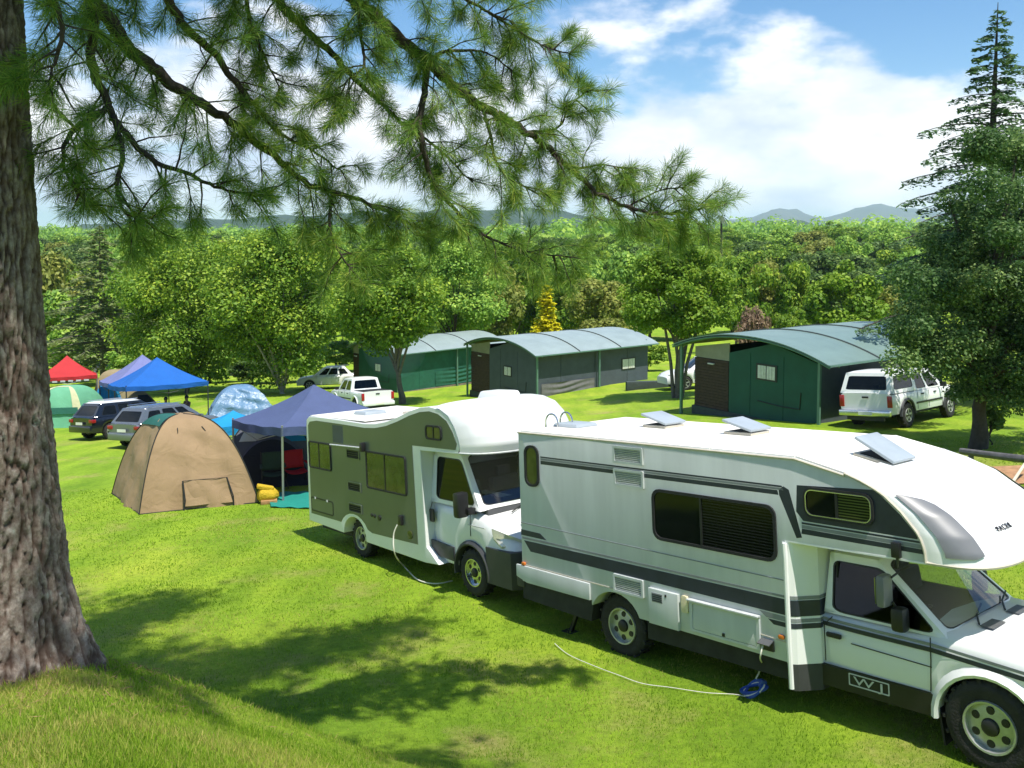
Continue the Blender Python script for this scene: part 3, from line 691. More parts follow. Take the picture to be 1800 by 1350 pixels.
    for sg in (-1, 1):                            # wheel-arch flares
        fl = MB(); arc = [(6.26 + .50 * math.cos(a), .40 + .49 * math.sin(a)) for a in np.linspace(math.pi * 1.02, -.06, 17)]
        for i in range(16):
            (x0, z0), (x1, z1) = arc[i], arc[i + 1]
            def o2(x, z, k): return (6.26 + (x - 6.26) * k, .40 + (z - .40) * k)
            a0, a1, b0, b1 = o2(x0, z0, 1.13), o2(x1, z1, 1.13), (x0, z0), (x1, z1); i0, i1 = o2(x0, z0, .94), o2(x1, z1, .94)
            Y = lambda d: sg * (wc + d)
            fl.add([(a0[0], Y(-.01), a0[1]), (a1[0], Y(-.01), a1[1]), (b1[0], Y(.055), b1[1]), (b0[0], Y(.055), b0[1]), (i0[0], Y(.04), i0[1]), (i1[0], Y(.04), i1[1]), (i0[0], Y(-.1), i0[1]), (i1[0], Y(-.1), i1[1])], [(0, 1, 2, 3), (3, 2, 5, 4), (4, 5, 7, 6)])
        fl.build('arch_flare', MT['white_paint'], T, True)
        MB().box((5.80, sg * (wc - .14), .33), (.02, .26, .44), Matrix.Rotation(-.12, 3, 'Y')).build('mud_flap', MT['black_rubber'], T)
    MB().box((6.26, 0, .68), (.96, 1.36, .5)).build('wheel_box', MT['dark_inside'], T)
    MB().box((5.2, 0, .46), (1.5, 1.5, .2)).build('chassis', MT['underbody'], T)
    MB().box((7.36, 0, .56), (.14, 1.72, .24)).build('front_bumper', MT['bumper_grey'], T, bevel=.04)
    gl = MB().box((7.32, 0, .80), (.05, 1.0, .16)).build('front_grille', MT['black_trim'], T, bevel=.01)
    for sg in (-1, 1): MB().box((7.30, sg * .66, .81), (.08, .30, .17)).build('headlight', MT['headlamp'], T, bevel=.02)
    for y_ in (-.32, .32): MB().box((6.10, y_, 1.197), (.13, .30, .006), Matrix.Rotation(.03, 3, 'Y')).build('bonnet_vent', MT['grey_plastic'], T)
    for y_ in (-.42, .22): MB().tube([(6.02, y_ - .02, 1.205), (5.90, y_ + .22, 1.225), (5.84, y_ + .48, 1.26)], .010, 5).build('wiper', MT['black_trim'], T)
    for sg in (-1, 1):                            # towing mirrors on arms, with a second mirror below
        yb_ = sg * (wc + .13)
        m = MB(); m.box((5.36, yb_, 1.53), (.10, .20, .32)); mr_ = m.build('mirror', MT['mirror_grey'], T, bevel=.045)
        MB().box((5.302, yb_, 1.53), (.006, .15, .26)).build('mirror_glass', MT['mirror_glass'], mr_)
        MB().tube([(5.42, yb_ - sg * .04, 1.66), (5.44, sg * wc * .93, 1.70)], .012, 6).build('mirror_arm', MT['black_trim'], T)
        MB().tube([(5.42, yb_ - sg * .04, 1.42), (5.50, sg * wc * .97, 1.20)], .012, 6).build('mirror_arm', MT['black_trim'], T)
        m = MB(); m.box((5.47, sg * (wc + .05), 1.25), (.14, .16, .24)); m.build('lower_mirror', MT['black_trim'], T, bevel=.045)
    MB().box((5.58, n - .03, 1.99), (.09, .05, .15)).build('awning_bracket', MT['black_trim'], T, bevel=.012); MB().tube([(5.59, n - .035, 1.93), (5.585, n - .03, 1.82)], .014, 6).build('bracket_arm', MT['black_trim'], T)
    # wheels
    for sg in (-1, 1):
        wheel(T, 1.79, sg * (H - .22), .39, .24, .235, 'steel', sg); wheel(T, 6.26, sg * (wc - .09), .415, .25, .245, 'steel', sg)
    MB().tube([(1.79, -.9, .39), (1.79, .9, .39)], .05, 8).build('axle', MT['underbody'], T); MB().tube([(6.26, -.75, .41), (6.26, .75, .41)], .05, 8).build('axle', MT['underbody'], T)
    MB().box((.72, n + .3, .17), (.05, .05, .40), Matrix.Rotation(.45, 3, 'Y')).build('steady_leg', MT['black_trim'], T); MB().box((.63, n + .3, .015), (.2, .16, .02)).build('steady_foot', MT['underbody'], T)
    return T, Rm
T1, R1 = motorhome_front()

# ---- the second camper: grey-sided coachbuilt on a van cab
def motorhome_second():
    WB = 2.20; H = WB / 2; o = Vector((-4.153, 18.452, CAMZ - 6.353)); rot = (-.02, -.109, -.903)
    Rm = Matrix.Rotation(rot[2], 3, 'Z') @ Matrix.Rotation(rot[1], 3, 'Y') @ Matrix.Rotation(rot[0], 3, 'X')
    T = thing('motorhome', 'white motorhome with dark grey sides and a domed sleeping pod over its van cab', 'motorhome', o + Rm @ Vector((0, H, 0)), rot)
    n = -H
    roof = [(5.55, 2.50), (5.46, 2.68), (5.30, 2.85), (5.06, 2.95), (4.75, 2.985), (4.45, 2.96), (4.1, 2.88), (3.7, 2.76), (3.3, 2.66), (2.9, 2.60), (2.5, 2.58), (1.5, 2.60), (.5, 2.61), (.16, 2.60), (.04, 2.53), (0.02, 2.4)]
    arch = [(1.93 + .44 * math.cos(a), .42 + .36 * math.sin(a)) for a in np.linspace(math.pi, 0, 13)]
    poly = [(-.02, .46), (1.48, .42)] + arch + [(2.38, .38), (4.40, .35), (4.82, .38), (4.46, .62), (4.40, 2.24), (5.52, 2.26), (5.60, 2.36)] + roof
    MB().prism(poly, -H, H).build('coach_shell', MT['white_paint'], T, bevel=.03, seg=3)
    gp = [(.10, .62), (1.32, .62)] + [(1.93 + .60 * math.cos(a), .42 + .42 * math.sin(a)) for a in np.linspace(2.65, .5, 9)] + [(2.62, .58), (4.20, .62), (4.16, 2.30), (5.47, 2.32), (5.52, 2.42)] + [(p[0] - (.05 if p[0] > 5 else 0), p[1] - .075) for p in roof[1:-3]] + [(.19, 2.50), (.11, 2.42)]
    side_plate(T, 'side_panel', gp, n, .006, 'grey_panel')
    def win(u0, u1, w0, w1, r=.06, bars=(), y=n - .006):
        fr = MB(); ring(fr, rrect(u0, u1, w0, w1, r), rrect(u0 + .03, u1 - .03, w0 + .03, w1 - .03, max(.015, r - .02)), y - .02, y + .003); wn = fr.build('window', MT['black_rubber'], T)
        e = [u0 + .03] + list(bars) + [u1 - .03]
        for k in range(len(e) - 1): MB().prism(rrect(e[k] + .004, e[k + 1] - .004, w0 + .03, w1 - .03, .012), y - .009, y + .002).build('pane', MT['olive_pane'], wn)
        for b in bars: MB().box((b, y - .012, (w0 + w1) / 2), (.03, .012, w1 - w0 - .05)).build('window_bar', MT['black_trim'], wn)
    win(.12, 1.10, 1.56, 2.11, .06, (.58,)); win(2.52, 3.93, 1.40, 2.09, .06, (3.2,)); win(4.62, 5.10, 2.44, 2.68, .07, (4.86,))
    for w0, w1 in ((1.885, 2.075), (1.27, 1.45), (.87, 1.045)):
        f = MB(); ring(f, rrect(1.76, 2.28, w0, w1, .015), rrect(1.79, 2.25, w0 + .02, w1 - .02, .01), n - .022, n); vo = f.build('vent', MT['grey_panel'], T)
        MB().box((2.02, n - .009, (w0 + w1) / 2), (.45, .004, w1 - w0 - .03)).build('vent_back', MT['dark_inside'], vo)
        for k in range(4): MB().box((2.02, n - .014, w0 + .035 + k * (w1 - w0 - .07) / 3), (.44, .003, .018), Matrix.Rotation(.5, 3, 'X')).build('louvre', MT['black_trim'], vo)
    side_plate(T, 'side_sign', [(1.21, 2.15), (1.63, 2.15), (1.63, 2.49), (1.21, 2.49)], n - .006, .004, 'blue_sign')
    MB().tube([(1.12, n - .03, 2.10), (2.44, n - .03, 2.13)], .016, 6).build('awning_rail', MT['vent_grille'], T); MB().box((2.47, n - .05, 2.15), (.09, .09, .17)).build('awning_light', MT['black_trim'], T, bevel=.02)
    f = MB(); ring(f, rrect(.12, 1.10, .68, .97, .05), rrect(.145, 1.075, .705, .945, .04), n - .012, n); hh = f.build('hatch', MT['black_trim'], T); MB().prism(rrect(.15, 1.07, .71, .94, .035), n - .010, n).build('hatch_door', MT['grey_panel'], hh)
    for u_ in (.32, .85): MB().box((u_, n - .016, .955), (.05, .014, .04)).build('hatch_hinge', MT['vent_grille'], hh)
    for u_, w_, r_, m_ in ((2.64, .915, .032, 'black_trim'), (2.75, .91, .032, 'black_trim'), (2.92, .90, .05, 'black_trim'), (3.97, .755, .075, 'olive_pane')):
        MB().lathe([(r_, .0), (r_, -.016), (r_ * .7, -.02), (.001, -.02)], (u_, n - .006, w_), 'y', 16).build('filler_cap', MT[m_], T)
    pi_ = MB().box((3.70, n - .03, .965), (.11, .05, .17)).build('power_inlet', MT['black_trim'], T, bevel=.015)
    # rounded pod over the cab
    ed = [(4.95, 2.975), (5.06, 2.955), (5.30, 2.855), (5.46, 2.685), (5.56, 2.50), (5.60, 2.38), (5.58, 2.27)]
    ce = [(4.95, 3.05), (5.35, 3.04), (5.75, 2.97), (6.02, 2.82), (6.18, 2.60), (6.22, 2.42), (6.16, 2.27)]
    def NP(s, t):
        k = s * 6; i = min(5, int(k)); f = k - i; g = lambda L_: (L_[i][0] + (L_[i + 1][0] - L_[i][0]) * f, L_[i][1] + (L_[i + 1][1] - L_[i][1]) * f)
        e, c = g(ed), g(ce); q = abs(2 * t - 1); b_ = (1 - q ** 3) ** .5 if q < 1 else 0
        return Vector((e[0] + (c[0] - e[0]) * b_ + .008, (2 * t - 1) * (H + .006), e[1] + (c[1] - e[1]) * b_ + .006))
    MB().grid(NP, 24, 36).build('pod_front', MT['white_paint'], T, True)
    m = MB(); m.slab([Vector((4.42, -H, 2.235))] + [NP(1, j / 36) - Vector((.01, 0, .01)) for j in range(37)] + [Vector((4.42, H, 2.235))], (0, 0, .02)); m.build('pod_floor', MT['white_paint'], T)
    MB().tube([NP(1, j / 36) for j in range(37)], .016, 6).build('pod_lip', MT['vent_grille'], T, True)
    for a, b, z0, z1 in ((.10, 2.4, 2.612, 2.612),): MB().box(((a + b) / 2, 0, 2.612), (b - a, WB - .12, .012)).build('roof_sheet', MT['cream_roof'], T)
    MB().box((1.2, -.25, 2.65), (.5, .5, .07), None, .9).build('roof_hatch', MT['hatch_lid'], T, bevel=.015); MB().box((2.15, .35, 2.64), (.55, .55, .05), None, .9).build('roof_hatch', MT['beige_trim'], T, bevel=.015)
    MB().box((4.3, .72, 3.0), (.75, .55, .18), None, .8).build('roof_cooler', MT['white_paint'], T, bevel=.05)
    # cab
    wc = .98; top = [(4.36, 1.38), (5.3, 1.38), (5.66, 1.33), (5.95, 1.27), (6.35, 1.12), (6.62, .96), (6.74, .80)]
    body_loft(6.76, wc, .40, top, [5.60], .44, .10, .06, 4.36).build('cab_body', MT['white_paint'], T, True)
    greenhouse(T, (4.42, 5.86), (4.44, 5.22), 1.36, 2.22, .95, .83, [(0, 1, .12, .94, .08, .88)], 'white_paint', 'tint_glass', rear=None, bulge=.10)
    for ch in T.children:
        if ch.name.startswith('windscreen'): ch.data.materials[0] = MT['clear_glass']
    cab_inside(T, 4.46, 5.75, .85, .8, 1.36)
    nc = -wc
    MB().prism([(4.44, .50), (5.12, .47), (5.12, .70), (4.44, .73)], nc - .02, nc + .02).build('door_moulding', MT['bumper_grey'], T, bevel=.008)
    for pts_ in ([(4.52, 1.36), (4.44, 1.2), (4.42, .42)], [(5.62, 1.30), (5.60, .95)]): MB().tube([(x, nc - .001, z) for x, z in pts_], .006, 4).build('door_gap', MT['black_trim'], T)
    MB().prism(rrect(4.45, 4.58, 1.03, 1.25, .03), nc - .025, nc).build('door_handle', MT['black_trim'], T, bevel=.01)
    MB().prism(rrect(5.55, 6.0, 1.12, 1.135, .005), nc - .012, nc).build('side_trim', MT['vent_grille'], T)
    # bumper wraps round the front, unpainted
    bm_ = MB(); path = []
    for a in np.linspace(-1, 1, 25):
        yv = math.copysign(abs(a) ** .8, a) * (wc + .02); xv = 6.84 - .10 * abs(a) ** 2 - (.72 * max(0, abs(a) - .80) / .20 if abs(a) > .8 else 0); path.append((xv, yv if abs(a) < .8 else math.copysign(wc + .02, a)))
    k = len(path); bm_.v = [(x, y, .30) for x, y in path] + [(x + .05 * (abs(y) < .9), y, .58) for x, y in path] + [(x, y, .85) for x, y in path] + [(x - .15, y * .8, .87) for x, y in path]
    bm_.f = [(r * k + i, r * k + i + 1, (r + 1) * k + i + 1, (r + 1) * k + i) for r in range(3) for i in range(k - 1)]
    bm_.build('front_bumper', MT['bumper_grey'], T, True)
    for sg in (-1, 1):
        hl = MB(); hl.slab([(6.18, sg * (wc + .004), 1.13), (6.50, sg * (wc - .07), 1.06), (6.74, sg * (wc - .34), .93), (6.76, sg * (wc - .36), .88), (6.40, sg * (wc - .0), .88), (6.22, sg * (wc + .006), .98)], (.02, sg * .012, .03)); hl.build('headlight', MT['headlamp'], T, bevel=.008)
        fl = MB(); arc = [(5.60 + .47 * math.cos(a), .36 + .47 * math.sin(a)) for a in np.linspace(math.pi * 1.05, -.1, 17)]
        for i in range(16):
            (x0, z0), (x1, z1) = arc[i], arc[i + 1]; Y = lambda d: sg * (wc + d)
            kx = lambda x, z, q: (5.60 + (x - 5.60) * q, .36 + (z - .36) * q)
            a0, a1, i0, i1 = kx(x0, z0, 1.10), kx(x1, z1, 1.10), kx(x0, z0, .95), kx(x1, z1, .95)
            fl.add([(a0[0], Y(-.01), a0[1]), (a1[0], Y(-.01), a1[1]), (x1, Y(.035), z1), (x0, Y(.035), z0), (i0[0], Y(.03), i0[1]), (i1[0], Y(.03), i1[1]), (i0[0], Y(-.12), i0[1]), (i1[0], Y(-.12), i1[1])], [(0, 1, 2, 3), (3, 2, 5, 4), (4, 5, 7, 6)])
        fl.build('arch_flare', MT['bumper_grey'], T, True)
        m = MB(); m.box((5.60, sg * (wc + .16), 1.47), (.16, .22, .40)); mr_ = m.build('mirror', MT['black_trim'], T, bevel=.05); MB().box((5.515, sg * (wc + .16), 1.49), (.006, .17, .30)).build('mirror_glass', MT['mirror_glass'], mr_)
        MB().box((5.66, sg * (wc + .03), 1.36), (.14, .16, .10)).build('mirror_arm', MT['black_trim'], T, bevel=.02)
    MB().box((6.80, 0, .98), (.06, .9, .14)).build('front_grille', MT['black_trim'], T, bevel=.02)
    for y_ in (-.45, .3): MB().tube([(6.02, y_, 1.30), (5.92, y_ + .25, 1.34), (5.86, y_ + .5, 1.40)], .010, 5).build('wiper', MT['black_trim'], T)
    MB().box((5.60, 0, .66), (.94, 1.4, .5)).build('wheel_box', MT['dark_inside'], T); MB().box((1.93, 0, .55), (.9, 1.55, .45)).build('wheel_box', MT['dark_inside'], T)
    MB().box((3.4, 0, .34), (2.0, 1.7, .16)).build('underbody', MT['underbody'], T); MB().box((.72, 0, .36), (1.3, 1.7, .16)).build('underbody', MT['underbody'], T)
    for y_ in (-.8, .8): MB().box((-.03, y_, .95), (.04, .18, .36)).build('tail_light', MT['red_lens'], T, bevel=.01)
    for sg in (-1, 1):
        wheel(T, 1.93, sg * (H - .24), .355, .22, .225, 'steel', sg); wheel(T, 5.60, sg * (wc - .12), .365, .22, .225, 'steel', sg, 'chrome')
    MB().tube([(1.93, -.8, .36), (1.93, .8, .36)], .05, 8).build('axle', MT['underbody'], T); MB().tube([(5.6, -.8, .36), (5.6, .8, .36)], .05, 8).build('axle', MT['underbody'], T)
    return T, Rm
T2, R2 = motorhome_second()
def pt1(u, v, w): return T1.location + R1 @ Vector((u, v, w))
def pt2(u, v, w): return T2.location + R2 @ Vector((u, v, w))

# ---- cars and pick-ups
def pickup(name, label, loc, yaw, canopy, group=None, paint='white_paint'):
    T = thing(name, label, 'pick-up', loc, tilt(loc.x, loc.y, yaw), group); T.location = loc; w = .88
    L = 5.1; xc = -2.5
    def sh(p): return [(a + xc, b) for a, b in p]
    top = sh([(0, 1.10), (1.62, 1.10), (3.45, 1.08), (3.62, 1.10), (4.3, 1.07), (4.85, .98), (5.1, .82)])
    body_loft(L + xc, w, .45, top, [.98 + xc, 4.05 + xc], .44, .05, .04, xc).build('body', MT[paint], T, True)
    greenhouse(T, (1.66 + xc, 3.72 + xc), (1.78 + xc, 3.02 + xc), 1.08, 1.68, .82, .68, [(0, .44, .06, .40, .08, .86), (.44, 1, .47, .88, .08, .86)], paint, 'tint_glass', rear=None if canopy else (.10, .90, .16, .86))
    if canopy:
        greenhouse(T, (.02 + xc, 1.63 + xc), (.24 + xc, 1.63 + xc), 1.10, 1.73, .84, .72, [(0, 1, .12, .93, .18, .84)], paint, 'dark_pane', front=None, rear=(.09, .91, .18, .84), roofh=.06)
    else:
        bed = MB(); bed.box((.84 + xc, 0, 1.117), (1.46, 1.42, .01)); bed.build('load_bed', MT['dark_inside'], T)
    tg = MB().prism(rrect(-.74, .74, .66, 1.07, .03), 0, .012).build('tailgate', MT[paint], T); tg.matrix_local = Matrix.Translation((xc - .002, 0, 0)) @ Matrix.Rotation(-math.pi / 2, 4, 'Z')
    hb = MB().box((xc - .02, 0, .985), (.02, .2, .055)).build('handle', MT['black_trim'], T)
    MB().box((xc - .09, 0, .50), (.16, 1.66, .18)).build('rear_bumper', MT['chrome'] if canopy else MT[paint], T, bevel=.03)
    MB().box((xc - .03, 0, .33), (.10, 1.2, .12)).build('tow_bar', MT['black_trim'], T)
    MB().box((xc - .175, -.05, .50), (.012, .44, .10)).build('number_plate', MT['plate'], T)
    for sg in (-1, 1):
        MB().box((xc - .005, sg * (w - .10), .86), (.06, .15, .36)).build('tail_light', MT['red_lens'], T, bevel=.015)
        MB().box((5.02 + xc, sg * .62, .80), (.12, .30, .16)).build('headlight', MT['headlamp'], T, bevel=.02)
        MB().box((3.34 + xc, sg * (w + .12), 1.17), (.10, .20, .16)).build('mirror', MT['black_trim'], T, bevel=.03)
        for a in (.98, 4.05):
            fl = MB(); fl.tube([(a + xc + .47 * math.cos(q), sg * (w - .005), .40 + .47 * math.sin(q)) for q in np.linspace(math.pi * 1.02, -.06, 15)], .045, 6); fl.build('arch_flare', MT['bumper_grey'] if canopy else MT[paint], T, True)
            wheel(T, a + xc, sg * (w - .10), .375, .24, .215, 'spoke', sg)
        for x in (2.05, 2.95): MB().box((x + xc, sg * (w + .005), .96), (.16, .03, .04)).build('door_handle', MT['black_trim'], T)
        for x in (1.70, 2.52, 3.50): MB().tube([(x + xc, sg * (w * .995), .5), (x + xc, sg * (w * .99), 1.05)], .006, 4).build('door_gap', MT['black_trim'], T)
        MB().box((2.55 + xc, sg * (w + .004), .70), (1.9, .02, .06)).build('side_moulding', MT['black_trim'], T)
    MB().box((.98 + xc, 0, .62), (.9, 1.3, .42)).build('wheel_box', MT['dark_inside'], T); MB().box((4.05 + xc, 0, .62), (.9, 1.3, .42)).build('wheel_box', MT['dark_inside'], T)
    MB().box((2.5 + xc, 0, .42), (4.2, 1.3, .16)).build('underbody', MT['underbody'], T)
    MB().box((5.06 + xc, 0, .52), (.14, 1.62, .26)).build('front_bumper', MT[paint], T, bevel=.04)
    cab_inside(T, 1.8 + xc, 3.6 + xc, .66, .7, 1.08)
    return T

def suv(name, label, cat, loc, yaw, paint, roof_glare=None, group=None, estate=True, parts=True):
    T = thing(name, label, cat, loc, tilt(loc.x, loc.y, yaw), group); w = .90; L = 4.45; xc = -2.2
    sh = lambda p: [(a + xc, b) for a, b in p]
    top = sh([(0, .96), (.25, 1.02), (3.0, .98), (3.2, 1.0), (3.9, .93), (4.25, .82), (4.45, .66)])
    body_loft(L + xc, w, .34, top, [.86 + xc, 3.56 + xc], .40, .09, .05, xc).build('body', MT[paint], T, True)
    rb, rt = (.10 + xc, .52 + xc) if estate else (.45 + xc, 1.0 + xc)
    greenhouse(T, (rb, 3.28 + xc), (rt, 2.45 + xc), .99, 1.55, .84, .64, [(0, .36, .10, .335, .10, .80), (.36, .66, .385, .64, .08, .86), (.66, 1, .68, .88, .08, .86)], paint, 'dark_pane', rear=(.09, .91, .12, .80), roofh=.07, roof_glare=roof_glare)
    MB().box((xc - .02, 0, .50), (.14, 1.62, .30)).build('rear_bumper', MT[paint], T, bevel=.05)
    MB().box((xc - .09, 0, .74), (.012, .48, .11)).build('number_plate', MT['plate'], T)
    for sg in (-1, 1):
        MB().box((.06 + xc, sg * (w - .15), .84), (.18, .28, .14)).build('tail_light', MT['red_lens'], T, bevel=.02)
        MB().box((4.20 + xc, sg * .66, .74), (.24, .26, .13)).build('headlight', MT['headlamp'], T, bevel=.02)
        MB().box((2.98 + xc, sg * (w + .10), 1.04), (.12, .20, .14)).build('mirror', MT[paint], T, bevel=.03)
        for a in (.86, 3.56): wheel(T, a + xc, sg * (w - .10), .345, .22, .235, 'spoke', sg)
        for x in (1.45, 2.4): MB().box((x + xc, sg * (w - .002), .86), (.18, .03, .035)).build('door_handle', MT[paint], T)
        for x in (1.05, 1.98, 3.02): MB().tube([(x + xc, sg * (w * .995), .42), (x + xc, sg * (w * .985), .97)], .005, 4).build('door_gap', MT['black_trim'], T)
        MB().tube([(.7 + xc, sg * .60, 1.64), (2.3 + xc, sg * .60, 1.645)], .016, 5).build('roof_rail', MT['chrome'], T)
    for a in (.86, 3.56): MB().box((a + xc, 0, .55), (.82, 1.3, .40)).build('wheel_box', MT['dark_inside'], T)
    MB().box((2.2 + xc, 0, .36), (3.6, 1.3, .14)).build('underbody', MT['underbody'], T)
    return T

p = G(1596, 752); yw = .73
pickup('pickup_truck', 'white double-cab pick-up with a canopy, parked beside the green cabin', p + Vector((math.cos(yw) * 1.62 - math.sin(yw) * .88, math.sin(yw) * 1.62 + math.cos(yw) * .88, 0)), yw, True)
p = at(664, 712, 45); p = on(p.x, p.y); yw = 2.08
pickup('pickup_truck', 'white open-bed pick-up on the lawn behind the slate gazebo', p + Vector((math.cos(yw) * 2.4, math.sin(yw) * 2.4, 0)), yw, False)
p = G(196, 772); yw = .98
suv('suv', 'dark blue car with a bright reflection painted on its roof beside the pale green tent', 'car', p + Vector((math.cos(yw) * 1.34 - math.sin(yw) * .86, math.sin(yw) * 1.34 + math.cos(yw) * .86, 0)), yw, 'navy_paint', 'white_paint')  # white roof colour imitates the bright reflection on dark paint
p = atg(262, 35.5); yw = 1.08
suv('suv', 'silver car partly hidden behind the tan dome tent', 'car', p + Vector((math.cos(yw) * 1.2 - math.sin(yw) * .5, math.sin(yw) * 1.2 + math.cos(yw) * .5, 0)), yw, 'silver_paint')
p = atg(575, 66); suv('hatchback', 'white car under the trees at the far green cabin', 'car', p, 3.35, 'white_paint', estate=False)
p = G(1240, 681); suv('hatchback', 'white car in the gap between the grey cabin and the large green cabin', 'car', p, 3.3, 'white_paint', estate=False)
p = atg(186, 108); suv('estate_car', 'dark car far behind the red gazebo', 'car', p, 2.6, 'navy_paint')
p = atg(217, 112); suv('estate_car', 'white car far behind the periwinkle gazebo', 'car', p, 2.2, 'white_paint')
# loc of vehicles back on the lawn
for o_ in list(bpy.data.objects):
    if o_.parent is None and o_.type == 'EMPTY' and o_.get('category') in ('car', 'pick-up'): o_.location.z = float(ground_z(o_.location.x, o_.location.y))

# ---- cables
def cable(name, label, pts, r, m, n=60, cat='cable'):
    P = [Vector(p) for p in pts]; out_ = []
    for i in range(len(P) - 1):
        a, b, c, d = P[max(0, i - 1)], P[i], P[i + 1], P[min(len(P) - 1, i + 2)]
        for k in range(8):
            t = k / 8; out_.append(.5 * ((2 * b) + (c - a) * t + (2 * a - 5 * b + 4 * c - d) * t * t + (3 * b - a - 3 * c + d) * t ** 3))
    out_.append(P[-1]); return tag(MB().tube(out_, r, 6).build(name, MT[m], None, True), label, cat)
g = lambda px, py, dz=.03: G(px, py) + Vector((0, 0, dz))
cable('power_cable', 'white hookup cable hanging from the grey-sided motorhome to the grass', [pt2(3.70, -1.20, .90), pt2(3.66, -1.26, .72), pt2(3.70, -1.27, .40), g(712, 1000), g(735, 1022), g(765, 1029), g(795, 1024)], .012, 'cord_white')
cable('extension_cord', 'thin cream extension cord trailing over the grass to the blue cable bundle', [g(975, 1135), g(1000, 1155), g(1045, 1175), g(1090, 1192), g(1130, 1206), g(1180, 1213), g(1240, 1222), g(1290, 1225), g(1310, 1229)], .005, 'cord_white')
q = g(1325, 1226, 0)
cable('power_cable', 'short cream cable hanging from the front motorhome into the cable bundle', [pt1(4.05, -1.24, .73), pt1(4.03, -1.27, .60), q + Vector((.10, .05, .35)), q + Vector((.03, .03, .20))], .009, 'cord_white')
B = thing('cable_bundle', 'bundle of blue and white cable lying on the grass by the front motorhome', 'cable', q)
for k in range(5):
    a = k * .5 - 1; m = MB(); e1 = Vector((.62, -.3, .25 + .06 * k)).normalized(); e2 = Vector((.2, .5, .3 + .1 * a)).normalized()
    m.tube([Vector((0, 0, .10)) + e1 * math.cos(t) * (.155 - .012 * k) + e2 * math.sin(t) * (.055 + .01 * k) for t in np.linspace(0, 2 * math.pi, 21)], .017, 6); m.build('coil', MT['reel_blue' if k % 5 != 2 else 'cord_white'], B, True)
MB().box((.09, -.02, .17), (.07, .05, .09), Matrix.Rotation(.4, 3, 'Y')).build('plug', MT['reel_blue'], B, bevel=.01)
# ------------------------------------------------------------------ cabins
pm('roof_tin', (.19, .275, .25), .42, .25, var=.10, scale=1.2, streak=True)
pm('roof_grey', (.32, .39, .375), .42, .25, var=.10, scale=1.2)
pm('roof_dark', (.09, .10, .055), .8, var=.3, scale=3)
pm('green_canvas', (.010, .075, .052), .75, var=.18, scale=1.5, bump=.3, bscale=5)
pm('green_net', (.012, .10, .062), .8, var=.22, scale=2.5, bump=.5, bscale=5)
pm('grey_canvas', (.064, .080, .100), .8, var=.15, scale=1.6, bump=.3, bscale=6)
pm('grey_blind', (.155, .150, .155), .8, var=.15, scale=3, bump=.5, bscale=7)
pm('brown_timber', (.050, .028, .020), .8, var=.4, scale=9)
pm('pale_board', (.26, .25, .19), .8, var=.15)
pm('plinth', (.045, .060, .058), .85, var=.25, scale=5)
pm('plinth_stone', (.20, .16, .12), .9, var=.4, scale=8, bump=.5, bscale=12)
pm('post_green', (.10, .20, .15), .6, var=.15)
pm('curtain', (.62, .62, .58), .8, var=.15, scale=12)
pm('frame_dark', (.02, .022, .022), .6, var=.2)
pm('old_wood', (.10, .095, .10), .85, var=.35, scale=6, bump=.5, bscale=30)
pm('pole_cream', (.62, .56, .42), .6, var=.1)
pm('soil', (.36, .20, .10), .95, var=.35, scale=5, bump=.4)

